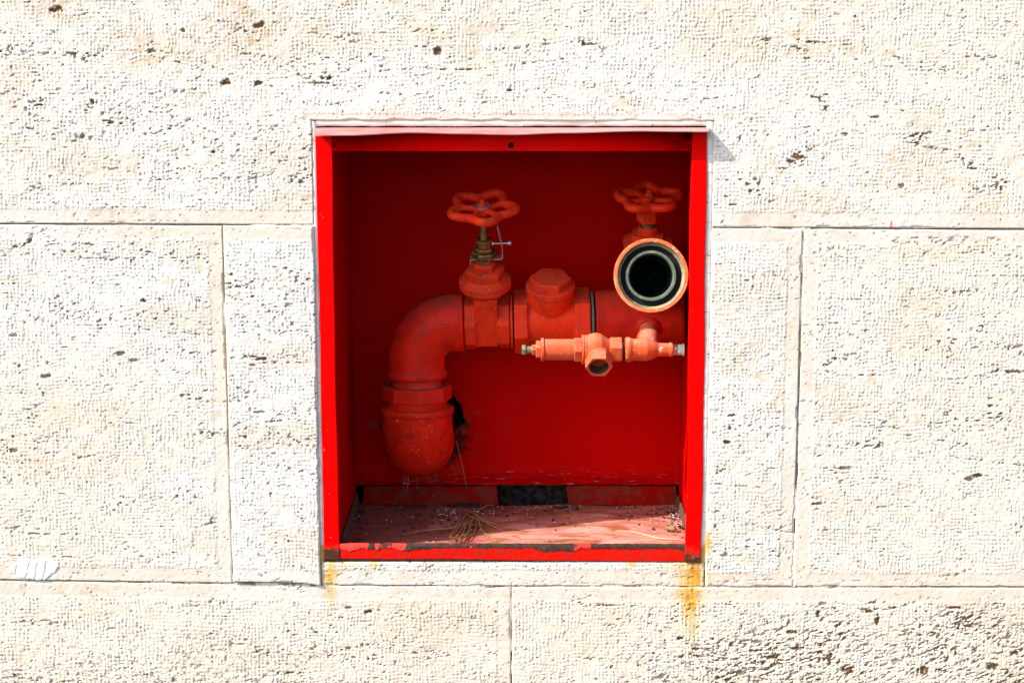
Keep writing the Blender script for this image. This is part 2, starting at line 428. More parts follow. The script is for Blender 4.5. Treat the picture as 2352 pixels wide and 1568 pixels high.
TOOL = .00092
def carve(x, z, blk):
    """height (m, towards the viewer) and colour masks of the tooled stone"""
    x0, x1, z0, z1 = blk['rect']; sd = blk['seed']; mg = blk['margin']; mw = blk.get('mw', .0205)
    wob = (fbm(x/.05, z/.05, sd+3, 2) - .5) * .003
    big = 9.0
    d = np.full_like(x, big)
    if 'L' in mg: d = np.minimum(d, x - x0)
    if 'R' in mg: d = np.minimum(d, x1 - x)
    if 'B' in mg: d = np.minimum(d, z - z0)
    if 'T' in mg: d = np.minimum(d, z1 - z)
    if 'H' in mg:   # thin smooth band above the opening
        hz_ = np.where((x > OX0-.01) & (x < OX1+.01), z - OZ1, big); d = np.minimum(d, np.where(hz_ > -.002, hz_ + mw - .008, big))
    field = sst(d + wob, mw, mw + .0035)
    # tooth-chisel marks: short rows, here upright, there level
    p = .0061
    wx_ = x + (fbm(x/.020, z/.020, sd+11, 3) - .5) * .0085
    wz_ = z + (fbm(x/.020, z/.020, sd+23, 3) - .5) * .0085
    cv_ = np.abs(np.sin(np.pi*wx_/p)); ch_ = np.abs(np.sin(np.pi*wz_/(p*.97)))
    mk = fbm(x/.035, z/.035, sd+31, 3)
    wv = .18+.82*sst(mk, .34, .52); wh = .18+.82*(1 - sst(mk, .48, .66))
    cell = _hash(np.floor(wx_/p), np.floor(wz_/(p*.97)), sd+5)
    fine = fbm(x/.0035, z/.0035, sd+41, 2)
    fine2 = fbm(x/.010, z/.010, sd+47, 3)
    dep = .15+.85*sst(fbm(x/.013, z/.013, sd+61, 2), .25, .65)
    gv = (1-cv_**.55)*wv; gh = (1-ch_**.55)*wh
    dome = (cv_*ch_)**.5
    tool = dep*dome*(.25+.75*cell) - dep*(.55*gv + .55*gh) + .55*(fine-.5) + .6*(fine2-.5) - .25
    h = field * (tool*TOOL + .0006)
    h += (1-field) * ((fbm(x/.006, z/.006, sd+51, 3)-.5)*.00045)
    h += (fbm(x/.09, z/.09, sd+71, 3)-.5)*.0022
    # travertine voids, drawn out along the bedding
    ph = (1568-784)/FPX
    band = fbm(x/.35, z/.055, sd+81, 3)
    vox = fbm(x/.0085, z/.0040, sd+91, 4, .6)
    thr = .785 - .075*sst(band, .48, .74)
    por = blk.get('porous')
    if por is not None:
        pr = por(x, z); thr = thr - pr*.045
        sw = z - .30*np.abs(x-.33) + (fbm(x/.05, z/.03, sd+121, 2)-.5)*.013
        slit = pr*sst(fbm(x/.0075, sw/.0031, sd+123, 3), .635, .72)
        vor_ = np.abs(fbm(x/.012, (z - .25*np.abs(x-.3))/.005, sd+97, 3)-.5)
        h -= pr * sst(.05 - vor_, 0, .05) * .0006
    pit = sst(vox, thr, thr + .05) * (.3 + .7*field)
    if por is not None: pit = np.maximum(pit, slit)
    pit2 = sst(fbm(x/.0045, z/.0034, sd+99, 2), .84 - .06*sst(band,.4,.7), .90) * .8
    lay = np.abs(fbm(x/.30, z/.040, sd+111, 2)-.5)
    strg = sst(.030-lay, 0, .024)*sst(fbm(x/.06, z/.03, sd+113, 2), .42, .62)
    pit = np.maximum(pit, strg*sst(fbm(x/.0060, z/.0034, sd+115, 3), .585, .68)*(.45+.55*field))
    for (u, v, ru, rv) in PITS:
        c = W(u, v, 0); s_ = S(u, v, 0)
        if c.x < x0-.05 or c.x > x1+.05 or c.z < z0-.05 or c.z > z1+.05: continue
        q_ = ((x-c.x)/(ru*s_))**2 + ((z-c.z)/(rv*s_))**2 + (fbm(x/.004, z/.004, 5, 3)-.5)*2.4
        pit = np.maximum(pit, sst(q_, 1.15, .55))
    depth = .0028*pit*(0.6+.8*fbm(x/.01, z/.01, sd+13, 2)) + .0016*pit2
    h -= depth
    pitm = np.clip(pit*1.05 + pit2*.6, 0, 1) * (.35+.65*sst(fbm(x/.05, z/.03, sd+19, 2), .3, .6))
    # edges: worn, slightly chipped arris
    de = np.minimum(np.minimum(x-x0, x1-x), np.minimum(z-z0, z1-z))
    if blk.get('hole'):
        inx = np.maximum(OX0-x, x-OX1); inz = OZ1 - z
        dh = np.maximum(inx, np.maximum(-inz, -9)); dh = np.where(z > OZ1, np.hypot(np.maximum(inx, 0), z-OZ1), np.maximum(inx, 0)); de = np.minimum(de, dh)
    chip = .0016 + .004*sst(fbm(x/.03, z/.03, sd+17, 3), .55, .75)
    h -= .0030*(1-sst(de, 0, chip))**2
    # colour masks
    grime = sst(fbm(x/.16, z/.06, sd+29, 4), .50, .74)*.32*field
    grime += sst(fbm(x/.012, z/.008, sd+37, 3), .58, .75)*sst(fbm(x/.16, z/.05, sd+39, 3), .46, .62)*.5
    for (u, v, ru, rv, am) in ((560,40,60,70,.75),(130,20,90,35,.6),(1110,140,60,60,.55),(1060,70,250,30,.35),(1880,120,250,30,.35),(1850,60,20,90,.25),(60,440,160,60,.2),(1715,495,18,14,.5),(1430,30,300,40,.25),(300,60,60,120,.3)):
        c = W(u, v, 0); s_ = S(u, v, 0)
        grime += am*np.exp(-(((x-c.x)/(ru*s_))**2 + ((z-c.z)/(rv*s_))**2)) * sst(fbm(x/.02, z/.012, 77, 4), .35, .65)
    warm = 0
    low = np.clip(-h/.0012, 0, 1)*field
    grime = np.clip(grime + low*.12, 0, 1)
    rust = np.zeros_like(x)
    for (u, va, vb, ru, am) in RUSTS:
        if ru == 0: continue
        ca = W(u, va, 0); cb = W(u, vb, 0); s_ = S(u, va, 0)
        t = np.clip((ca.z - z)/(ca.z - cb.z + 1e-6), -.4, 1.4)
        wid = ru*s_*(1.15 - .45*np.clip(t, 0, 1))
        xx = x - ca.x + (fbm(x/.05, z/.03, 9, 3)-.5)*.012
        m_ = np.exp(-(xx/wid)**2*1.1) * sst(t, -.12, .02) * (1-sst(t, .35, 1.10))
        m_ = m_*(.32+.55*sst(fbm(x/.014, z/.03, 15, 4), .34, .62)+.45*sst(fbm(x/.0045, z/.06, 25, 3), .35, .65))*(1.15-.55*np.clip(t, 0, 1))
        rust = np.maximum(rust, am*m_)
    b = np.zeros((len(x), 4)); b[:, 3] = blk['warm'](x, z)
    c = W(75, 1307, 0); s_ = S(75, 1307, 0)
    pm = sst((((x-c.x)/(56*s_))**2 + ((z-c.z)/(27*s_))**2) + (fbm(x/.012, z/.012, 3, 3)-.5)*1.0, 1.1, .9)
    b[:, 0] = pm
    h = h*(1-pm) + pm*(.0012 + (fbm(x/.01, z/.01, 8, 2)-.5)*.0008)
    crk = np.zeros_like(x)
    for uu, lean in ((38,-3),(66,-6),(84,-5),(105,-8)):
        ww = wx(uu, 1307) + (z-c.z)*.18*(lean/-5.0) + (fbm(x/.02, z/.008, 21, 2)-.5)*.004
        crk = np.maximum(crk, sst(np.abs(x-ww), .0014, .0004))
    h -= pm*crk*.0009
    for (u, v, ru, rv) in ((2068,26,4,6),(2098,232,3,12),(2096,285,3,4),(2082,458,2,3)):
        cc = W(u, v, 0); s_ = S(u, v, 0)
        b[:, 1] = np.maximum(b[:, 1], .7*sst(((x-cc.x)/(ru*s_))**2 + ((z-cc.z)/(rv*s_))**2 + (fbm(x/.004, z/.004, 31, 2)-.5)*1.6, 1.2, .5))
    for (u, v, ru, rv, am) in ((2047,512,3.2,15,.75),(1969,285,3,5,.35)):
        cc = W(u, v, 0); s_ = S(u, v, 0)
        b[:, 2] = np.maximum(b[:, 2], am*sst(((x-cc.x)/(ru*s_))**2 + ((z-cc.z)/(rv*s_))**2 + (fbm(x/.004, z/.004, 33, 2)-.5)*1.2, 1.2, .6))
    A = np.stack([pitm, np.clip(rust, 0, 1), grime, 1-field], 1)
    return h, A, b

def block(rect, seed, margin='', proud=0.0, hole=False, fine=True, porous=None, mw=.0205, zt=None, zb=None, warm=.5):
    x0, x1, z0, z1 = rect
    blk = dict(rect=rect, seed=seed, margin=margin, hole=hole, porous=porous, mw=mw, warm=(warm if callable(warm) else (lambda x, z: np.full_like(x, warm))))
    exx = (OX0, OX1) if hole else (); exz = (OZ1,) if hole else ()
    xs = axis_coords(x0, x1, -FX, FX, exx); zs = axis_coords(z0, z1, FZ0, FZ1, exz)
    if not fine:
        xs = np.linspace(x0, x1, max(2, int((x1-x0)/.02))); zs = np.linspace(z0, z1, max(2, int((z1-z0)/.02)))
    nx, nz = len(xs), len(zs)
    X, Z = np.meshgrid(xs, zs); X = X.ravel(); Z = Z.ravel()
    h, A, B = carve(X, Z, blk)
    # wavering arrises
    ix = np.tile(np.arange(nx), nz); iz = np.repeat(np.arange(nz), nx)
    t_ = (Z-z0)/(z1-z0); ZW = Z.copy()
    if zt is not None: ZW += (zt(X)-z1)*t_**3
    if zb is not None: ZW += (zb(X)-z0)*(1-t_)**(8 if hole else 3)
    V = np.stack([X, -(h + proud), ZW], 1)
    ok = np.ones((nz-1, nx-1), bool)
    if hole:
        xm = (xs[:-1]+xs[1:])/2; zm = (zs[:-1]+zs[1:])/2
        ok &= ~((xm[None, :] > OX0) & (xm[None, :] < OX1) & (zm[:, None] < OZ1))
    idx = np.arange(nx*nz).reshape(nz, nx)
    F = np.stack([idx[:-1, :-1], idx[:-1, 1:], idx[1:, 1:], idx[1:, :-1]], -1)[ok]
    pad = np.zeros((nz+1, nx+1), bool); pad[1:-1, 1:-1] = ok
    nv = nx*nz
    E = []
    o = ok
    up = o & ~pad[2:, 1:-1]; dn = o & ~pad[:-2, 1:-1]; rt = o & ~pad[1:-1, 2:]; lf = o & ~pad[1:-1, :-2]
    E.append(np.stack([idx[1:, 1:][up], idx[1:, :-1][up]], 1)); E.append(np.stack([idx[:-1, :-1][dn], idx[:-1, 1:][dn]], 1))
    E.append(np.stack([idx[:-1, 1:][rt], idx[1:, 1:][rt]], 1)); E.append(np.stack([idx[1:, :-1][lf], idx[:-1, :-1][lf]], 1))
    E = np.concatenate(E)
    bi = np.unique(E); remap = -np.ones(nv, int); remap[bi] = nv + np.arange(len(bi))
    VF = V[bi].copy(); VB = VF.copy(); VB[:, 1] = .034; nb = len(bi)
    SK = np.stack([remap[E[:, 1]], remap[E[:, 0]], remap[E[:, 0]]+nb, remap[E[:, 1]]+nb], 1)
    V = np.concatenate([V, VF, VB]); F = np.concatenate([F, SK])
    A = np.concatenate([A, A[bi], A[bi]]); B = np.concatenate([B, B[bi], B[bi]])
    used = np.zeros(len(V), bool); used[F.ravel()] = True
    mp = np.cumsum(used)-1; V = V[used]; A = A[used]; B = B[used]; F = mp[F]
    V = V - np.array(rootloc(wall_root))
    me = bpy.data.meshes.new('stone_block')
    me.vertices.add(len(V)); me.vertices.foreach_set('co', V.astype(np.float32).ravel())
    me.loops.add(F.size); me.loops.foreach_set('vertex_index', F.astype(np.int32).ravel())
    me.polygons.add(len(F)); me.polygons.foreach_set('loop_start', (np.arange(len(F))*4).astype(np.int32))
    me.polygons.foreach_set('use_smooth', np.ones(len(F), bool))
    me.update(calc_edges=True)
    for nm, D_ in (('mask_a', A), ('mask_b', B)):
        at = me.attributes.new(nm, 'FLOAT_COLOR', 'POINT'); at.data.foreach_set('color', D_.astype(np.float32).ravel())
    me.materials.append(M['stone'])
    ob = bpy.data.objects.new('stone_block', me); COL.objects.link(ob); ob.parent = wall_root
    return ob

G = .0008      # half joint
zb_d = lambda z: z
# top course: one long block, notched by the cabinet opening
top_rect = (-XO, XO, ZJL+G, ZTOP)
_ux = [wx(-400, 1340), wx(0, 1340), wx(535, 1340), wx(740, 1340), wx(1175, 1340), wx(1620, 1340), wx(2352, 1340), wx(2800, 1340)]
_zl = [wz(q_) for q_ in (1329, 1331.5, 1339.5, 1343.5, 1345.5, 1347.5, 1348, 1348)]
zlow = lambda x: np.interp(x, _ux, _zl)
_uu = [wx(0, 520), wx(720, 520), wx(1630, 520), wx(2352, 520)]; _zu = [wz(q_) for q_ in (514.5, 517.5, 523, 527)]
zup = lambda x: np.interp(x, _uu, _zu)
block(top_rect, 101, 'BH', 0.0, True, zb=lambda x: zup(x)+G, warm=lambda x, z: .32+.25*sst(x, .2, .8)+.22*sst(z, HC+.02, HC+.2))
c_low = lambda x, z: sst(fbm(x/.3, z/.10, 500, 3), .46, .62)*.35*sst(-z, -(HC-.70), -(HC-.78))
def por_right(x, z):
    u_ = x; base_z = wz(1445)
    t = sst(base_z - z + (fbm(x/.12, z/.06, 510, 3)-.5)*.09 + (x-.25)*.10, -.005, .05)
    return t*sst(x, .16, .36)*(.55+.45*sst(fbm(x/.15, z/.05, 515, 2), .3, .6))
def por_left(x, z):
    return .42*sst(wz(1440)-z + (fbm(x/.15, z/.08, 520, 3)-.5)*.08, 0, .07)*sst(fbm(x/.2, z/.06, 523, 2), .3, .6)
up_ = lambda x: zup(x)-G
lo_ = lambda x: zlow(x)+G*.8
block((-XO, XJ1-G, ZBL+G, ZJL-G), 202, 'TRB', .0004, zt=up_, zb=lo_, warm=lambda x, z: .25+.45*sst(HC-z, .25, .5)*sst(-x, .4, .7))
block((XJ1+G, OX0, ZBL+.0005, ZJL-G), 303, 'TB', .0034, zt=up_, zb=lambda x: zlow(x)+.0034-.003*sst(x, OX0-.03, OX0), warm=.18)
block((OX1, XJ2-G, ZBR+G, ZJR-G), 404, 'TRB', .0008, zt=up_, zb=lo_, warm=.38)
block((XJ2+G, XO, ZBR+G, ZJR-G), 505, 'TLB', .0, zt=up_, zb=lo_, warm=.62)
block((OX0+.0006, OX1-.0012, ZBR+.0004, OZ0), 606, 'B', -.0002, mw=.026, zb=lambda x: zlow(x)+.0004, warm=.4)
block((-XO, XJ3-G, ZBOT, ZBR-.0022), 707, 'TR', -.0006, porous=por_left, zt=lambda x: zlow(x)-G*.8, warm=lambda x, z: .35+.5*sst(HC-z, .70, .80))
block((XJ3+G, XO, ZBOT, ZBR-.0022), 808, 'T', .0002, porous=por_right, zt=lambda x: zlow(x)-G*.8, warm=lambda x, z: .5+.4*sst(HC-z, .70, .80))
# outlying blocks beyond the picture, coarser
for i, (xa, xb) in enumerate(((-2.4, -XO-.002), (XO+.002, 2.4))):
    for j, (za, zb) in enumerate(((ZBOT, ZBR-.003), (ZBR+.001, ZJL-.003), (ZJL, ZTOP))):
        block((xa, xb, za, zb), 900+i*7+j, 'TLRB', 0, fine=False)
for j, (xa, xb) in enumerate(((-2.4, -.65), (-.648, .82), (.822, 2.4))):
    block((xa, xb, 0.002, ZBOT-.003), 950+j, 'TLRB', 0, fine=False)
    block((xa, xb, ZTOP+.003, 2.75), 960+j, 'TLRB', 0, fine=False)

# rubble core with the cavity the cabinet is set into
a = N('wall_core_mortar'); M['core'] = a.out(a.mix(a.noise(30, 4), (.30, .27, .23), (.16, .14, .12)), .9, .2)
a = N('dark_cavity'); M['cavity'] = a.out(a.mix(a.ramp(a.noise(90, 4), .4, .65), (.035, .022, .018), (.11, .08, .07)), .95, .1, a.bump(a.noise(150, 4), 1, .004))
KY0, KY1 = .0335, .62
CX, CZ0, CZ1 = .315, wz(1291)-.0, wz(277)+.004
bm = bmesh.new()
box(bm, -2.4, -CX, KY0, KY1, .001, 2.75); box(bm, CX, 2.4, KY0, KY1, .001, 2.75)
box(bm, -CX, CX, KY0, KY1, .001, CZ0-.012); box(bm, -CX, CX, KY0, KY1, CZ1+.01, 2.75)
finish('wall_core', bm, M['core'], wall_root)
bm = bmesh.new(); box(bm, -CX, CX, .40, KY1, CZ0-.012, CZ1+.01)
finish('cavity_lining', bm, M['cavity'], wall_root)

# joint mortar: pale filler set back in the bed joints, with gaps
a = N('joint_filler'); g = a.n('NewGeometry')
M['filler'] = a.out(a.mix(a.ramp(a.noise(30, 4, .7, g.outputs['Position'], 0, (1, 1, .2)), .45, .55), (.62, .57, .50), (.20, .15, .10)), .9, .2)
bm = bmesh.new()
for xa, xb, fz in ((-.42, OX0, zup), (OX1, .46, zup), (-.62, OX0, zlow), (OX0, OX1, zlow), (OX1, .8, zlow)):
    n = 60
    for k in range(n):
        p0 = xa+(xb-xa)*k/n; p1 = xa+(xb-xa)*(k+.97)/n; zc = float(fz((p0+p1)/2))
        if vn(np.array([p0*14]), np.array([zc*50]), 3)[0] < .42: continue
        box(bm, p0, p1, .0008+random.random()*.0010, .030, zc-.0022, zc+.0022)
for zc0, zc1, xc in ((ZBL, ZJL, XJ1), (ZBR, ZJL, XJ2), (ZBOT, ZBR, XJ3)):
    n = 46
    for k in range(n):
        if vn(np.array([zc0*3+k*.35]), np.array([xc*50]), 5)[0] < .22: continue
        p0 = zc0+(zc1-zc0)*k/n
        box(bm, xc-.003, xc+.003, .0001+random.random()*.0008, .030, p0, p0+(zc1-zc0)/n*.97)
finish('joint_filler', bm, M['filler'], wall_root)['kind'] = 'stuff'

# mortar bead round the cabinet frame, cracked into pieces
a = N('white_grout'); g = a.n('NewGeometry'); pz = a.xyz(g.outputs['Position'])[2]
gc = a.mix(a.ramp(a.noise(40, 4, .6, g.outputs['Position']), .4, .65), (.64, .62, .57), (.56, .53, .46))
kz = a.math('ADD', a.ramp(pz, wz(1292), wz(1215), 1, 0), a.math('MULTIPLY', a.math('SUBTRACT', a.noise(50, 4, .7, g.outputs['Position']), .5), .9))
gc = a.mix(a.ramp(kz, .30, .62, 0, .9), gc, a.mix(a.noise(120, 4, .7, g.outputs['Position']), (.56, .30, .03), (.30, .10, .01)))
M['grout'] = a.out(gc, .8, .25, a.bump(a.noise(200, 4, .6, g.outputs['Position']), .35, .0015))
def bead(p0, p1, wdir, half, y0, n, seed):
    rnd = random.Random(seed)
    cuts = sorted([0, 1] + [min(.98, max(.02, (k + rnd.uniform(-.33, .33))/n)) for k in range(1, n)])
    p0 = Vector(p0); p1 = Vector(p1)
    L = (p1-p0).length; d = (p1-p0).normalized()
    for c0, c1 in zip(cuts, cuts[1:]):
        bm = bmesh.new(); m = 6
        gapm = .00022; s0 = c0*L+gapm; s1 = c1*L-gapm; tilt = rnd.uniform(-.0022, .0022)
        rows = []
        for i in range(m+1):
            s = s0+(s1-s0)*i/m
            end = tilt*(1-i/m) if i < m else 0
            row = []
            for j, (w_, yy) in enumerate(((-1, .012), (-1, .001), (-.45, -.0004), (.45, -.0004), (1, .001), (1, .012))):
                jig = rnd.uniform(-.0005, .0005) if 0 < j < 5 else 0
                p = p0 + d*(s + (tilt*w_*.5 if i in (0, m) else 0)) + Vector(wdir)*half*w_
                row.append(bm.verts.new((p.x+jig, y0+yy+jig*.6, p.z+jig)))
            rows.append(row)
        for A_, B_ in zip(rows, rows[1:]):
            for j in range(5): bm.faces.new((A_[j], A_[j+1], B_[j+1], B_[j]))
        bm.faces.new(rows[0]); bm.faces.new(rows[-1])
        finish('mortar_piece', bm, M['grout'], wall_root, smooth=50)
FXL, FXR = wx(724, 293), wx(1626, 293)     # frame outer edges
FZT, FZB = wz(293), wz(1287)
bead(((OX1+FXR)/2, 0, OZ0-.0005), ((OX1+FXR)/2, 0, OZ1-.001), (1, 0, 0), (OX1-FXR)/2+.0012, .0008, 17, 3)
bead(((OX0+FXL)/2, 0, OZ0-.0005), ((OX0+FXL)/2, 0, OZ1-.001), (1, 0, 0), (FXL-OX0)/2+.0012, .0012, 9, 4)
bead((FXL, 0, (OZ1+FZT)/2+.0014), (FXR, 0, (OZ1+FZT)/2+.0014), (0, 0, 1), (OZ1-FZT)/2-.0006, .0022, 6, 5)

# ================================================================== CABINET
ZL = wz(1249)                    # top of the sill bar
ZFL = ZL - .0125                 # cabinet floor
YB = .300                        # back panel
IXL, IXR = wx(763, 347), wx(1588, 347)
SXL, SXR = IXL-.004, .2975
ZT0 = wz(347)
cab = empty('hydrant_cabinet', (0, .15, ZFL-.004))
tag(cab, 'open red steel hydrant cabinet with a rusty frame set into the stone wall', 'cabinet')
HU, HV = 975, 985
HX, HZ = W(HU, HV, YB).x, W(HU, HV, YB).z
M['cab_in'] = cabinet_paint('red_gloss_panel_shaded')  # frame red darkened: interior shade put into the panel and back colours
M['cab_back'] = cabinet_paint('red_gloss_back_shaded', wrinkle=(W(CU, 1112, YB).z, W(CU, 1062, YB).z), hole=(HX, HZ, .073))
M['cab_flange'] = cabinet_paint('red_dirty_flange', base=(.22, .004, .003), dirt=.8)
M['cab_bar'] = cabinet_paint('red_gloss_bar', base=(.66, .0012, .0010), zr=(wz(1290), wz(1215)), rough=.34)
M['cab_bar2'] = cabinet_paint('red_gloss_bar_mottled', base=(.66, .0012, .0010), zr=(wz(1312), wz(1215)), rough=.34)
M['cab_top'] = cabinet_paint('red_gloss_top_bar', base=(.66, .0012, .0010), rough=.36)
M['cab_sill'] = cabinet_paint('red_chipped_sill', base=(.60, .008, .004), dirt=.32)
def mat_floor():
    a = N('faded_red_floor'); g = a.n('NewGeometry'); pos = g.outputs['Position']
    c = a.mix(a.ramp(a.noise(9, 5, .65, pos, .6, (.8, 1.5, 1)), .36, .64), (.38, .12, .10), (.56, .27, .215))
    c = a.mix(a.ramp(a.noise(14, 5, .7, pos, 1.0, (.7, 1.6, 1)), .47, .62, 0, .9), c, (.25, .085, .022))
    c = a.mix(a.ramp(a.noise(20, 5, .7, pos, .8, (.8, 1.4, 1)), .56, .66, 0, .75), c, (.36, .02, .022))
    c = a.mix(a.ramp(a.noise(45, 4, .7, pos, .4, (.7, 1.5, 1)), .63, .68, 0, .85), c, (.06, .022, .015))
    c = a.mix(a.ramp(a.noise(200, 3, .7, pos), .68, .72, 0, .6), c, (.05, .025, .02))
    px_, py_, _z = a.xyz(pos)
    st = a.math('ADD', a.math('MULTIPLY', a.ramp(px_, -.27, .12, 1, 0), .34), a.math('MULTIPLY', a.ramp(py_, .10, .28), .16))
    st = a.ramp(a.math('ADD', st, a.noise(7, 5, .7, pos, .8, (.8, 1.4, 1))), .58, .80, 0, .85)  # stains plus painted shade: floor darker towards the left and back
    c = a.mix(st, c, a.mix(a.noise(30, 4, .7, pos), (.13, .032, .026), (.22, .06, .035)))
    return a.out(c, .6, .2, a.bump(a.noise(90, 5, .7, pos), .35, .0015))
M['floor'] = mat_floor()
a = N('bare_rust'); g = a.n('NewGeometry')
M['rust'] = a.out(a.mix(a.ramp(a.noise(130, 5, .7, g.outputs['Position']), .3, .7), (.035, .022, .017), (.15, .075, .045)), .75, .3, a.bump(a.noise(220, 5, .7, g.outputs['Position'], 0, (.5, 1, 1)), .9, .002))
a = N('torn_paint_edge'); g = a.n('NewGeometry'); pos = g.outputs['Position']
rc = a.mix(a.ramp(a.noise(130, 5, .7, pos), .3, .7), (.012, .008, .006), (.055, .026, .016))
xx = a.xyz(pos)[0]
pk = a.math('ADD', a.noise(20, 4, .65, pos, 0, (1, .4, .4)), a.ramp(xx, -.27, -.12, .22, 0))
M['sillrust'] = a.out(a.mix(a.ramp(pk, .57, .60), rc, (.56, .03, .02)), .7, .3, a.bump(a.noise(220, 5, .7, pos, 0, (.5, 1, 1)), .9, .002))
a = N('sunbleached_lip'); g = a.n('NewGeometry')
M['lip'] = a.out(a.mix(a.ramp(a.noise(10, 5, .7, g.outputs['Position'], 0, (.4, 1, 1)), .46, .68), (.42, .20, .19), (.40, .085, .08)), .5, .3)

# back panel with the ragged pipe hole
bm = bmesh.new()
zbb = W(CU, 1113, YB).z
rect = [(SXL, zbb), (SXR, zbb), (SXR, ZT0+.03), (SXL, ZT0+.03)]
ov = [bm.verts.new((x, YB, z)) for x, z in rect]
edges = [bm.edges.new((ov[i], ov[(i+1) % 4])) for i in range(4)]
rnd = random.Random(5); hv = []
for k in range(46):
    an = 2*math.pi*k/46; rr = .062*(1 + .10*math.sin(3*an+.6) + rnd.uniform(-.07, .07)) + (.008 if k % 7 == 0 else 0)
    hv.append(bm.verts.new((HX + rr*math.cos(an), YB, HZ + .012 + rr*1.10*math.sin(an))))
edges += [bm.edges.new((hv[i], hv[(i+1) % 46])) for i in range(46)]
bmesh.ops.triangle_fill(bm, edges=edges, use_beauty=True)
ret = bmesh.ops.solidify(bm, geom=bm.faces[:], thickness=.0015)
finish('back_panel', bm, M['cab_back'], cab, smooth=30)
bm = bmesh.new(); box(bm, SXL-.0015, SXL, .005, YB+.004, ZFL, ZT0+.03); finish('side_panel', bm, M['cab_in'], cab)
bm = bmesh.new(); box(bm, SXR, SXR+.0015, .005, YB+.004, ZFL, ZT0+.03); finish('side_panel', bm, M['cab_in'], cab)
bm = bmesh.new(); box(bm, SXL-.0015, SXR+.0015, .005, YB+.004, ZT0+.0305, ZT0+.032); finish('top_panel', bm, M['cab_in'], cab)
# floor, slightly dished
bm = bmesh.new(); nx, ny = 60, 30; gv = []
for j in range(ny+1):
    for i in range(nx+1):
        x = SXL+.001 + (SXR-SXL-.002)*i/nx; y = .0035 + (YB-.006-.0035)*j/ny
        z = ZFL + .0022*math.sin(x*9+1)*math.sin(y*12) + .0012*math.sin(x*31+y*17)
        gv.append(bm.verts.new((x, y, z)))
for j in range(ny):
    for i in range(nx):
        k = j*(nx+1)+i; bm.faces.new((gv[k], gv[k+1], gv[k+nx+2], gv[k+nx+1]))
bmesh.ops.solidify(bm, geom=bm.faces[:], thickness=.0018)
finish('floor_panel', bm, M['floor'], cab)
# broken upstand along the back of the floor, with a missing length
zu = W(CU, 1115.5, YB-.008).z
def upstand(x0, x1, y, s0, s1, seed):
    bm = bmesh.new(); n = max(6, int((x1-x0)/.012)); r = random.Random(seed); rows = []
    for i in range(n+1):
        x = x0+(x1-x0)*i/n; dz = r.uniform(-.0009, .0009); dy = r.uniform(-.0006, .0006)
        sk = (s0 if i == 0 else s1 if i == n else 0)
        rows.append([bm.verts.new((x, y+dy, ZFL+.001)), bm.verts.new((x+sk, y+dy+.002, zu+dz)), bm.verts.new((x+sk, y+.005, zu+dz)), bm.verts.new((x, y+.005, ZFL+.001))])
    for A_, B_ in zip(rows, rows[1:]):
        for j in range(4): bm.faces.new((A_[j], A_[(j+1) % 4], B_[(j+1) % 4], B_[j]))
    bm.faces.new(rows[0]); bm.faces.new(rows[-1])
    finish('upstand', bm, M['cab_flange'], cab, smooth=50)
xg0, xg1 = W(1145, 1145, YB-.01).x, W(1306, 1145, YB-.01).x
upstand(SXL+.012, xg0, YB-.012, .004, -.004, 1)
upstand(xg1, SXR-.004, YB-.012, -.004, -.002, 2)
for xs_, sg in ((SXL+.0015, 1), (SXR-.0015, -1)):      # curled side strips
    bm = bmesh.new(); n = 24; rows = []
    for i in range(n+1):
        y = .05 + (YB-.02-.05)*i/n; hgt = .006+.016*(i/n)**.6 + random.uniform(-.0015, .0015)
        rows.append([bm.verts.new((xs_+sg*.006, y, ZFL+.002)), bm.verts.new((xs_+sg*(.003+random.uniform(0, .002)), y, ZFL+hgt)), bm.verts.new((xs_+sg*.001, y, ZFL+hgt)), bm.verts.new((xs_+sg*.001, y, ZFL+.002))])
    for A_, B_ in zip(rows, rows[1:]):
        for j in range(4): bm.faces.new((A_[j], A_[(j+1) % 4], B_[(j+1) % 4], B_[j]))
    bm.faces.new(rows[0]); bm.faces.new(rows[-1])
    finish('side_strip', bm, M['rust'], cab, smooth=50)

def bar(pa, pb, ha, hb, y0, y1, mat, seed, amp=.0006, along='z', n=40, bev=.0012, name='frame_bar'):
    """flat bar from pa to pb on the wall plane, edges slightly dented"""
    r = np.random.RandomState(seed); bm = bmesh.new(); rows = []
    ph = r.rand(8)*6.28
    for i in range(n+1):
        t = i/n
        w1 = amp*(math.sin(t*7+ph[0])+.6*math.sin(t*17+ph[1])); w2 = amp*(math.sin(t*6+ph[2])+.6*math.sin(t*19+ph[3]))
        dy = amp*.6*math.sin(t*9+ph[4])
        c = pa+(pb-pa)*t
        a0, a1 = ha[0]+(hb[0]-ha[0])*t, ha[1]+(hb[1]-ha[1])*t
        if along == 'z': q = [(a0+w1, c), (a1+w2, c)]
        else: q = [(c, a0+w1), (c, a1+w2)]
        rows.append([bm.verts.new((q[0][0], y0+dy, q[0][1])), bm.verts.new((q[1][0], y0+dy, q[1][1])), bm.verts.new((q[1][0], y1, q[1][1])), bm.verts.new((q[0][0], y1, q[0][1]))])
    for A_, B_ in zip(rows, rows[1:]):
        for j in range(4): bm.faces.new((A_[j], A_[(j+1) % 4], B_[(j+1) % 4], B_[j]))
    bm.faces.new(rows[0]); bm.faces.new(rows[-1])
    return finish(name, bm, mat, cab, bevel=bev, smooth=50)
zc0 = wz(1285)
lb = bar(zc0, wz(297), (wx(746, 1285), wx(780, 1285)), (wx(724, 300), wx(762, 347)), -.0012, .0045, M['cab_bar'], 3)
tag(lb, 'upright with bare rusted foot')
rb = bar(wz(1291), wz(297), (wx(1574, 1285), wx(1609.5, 1290)), (wx(1588.5, 347), wx(1626, 300)), -.0016, .0045, M['cab_bar2'], 4, .0011)
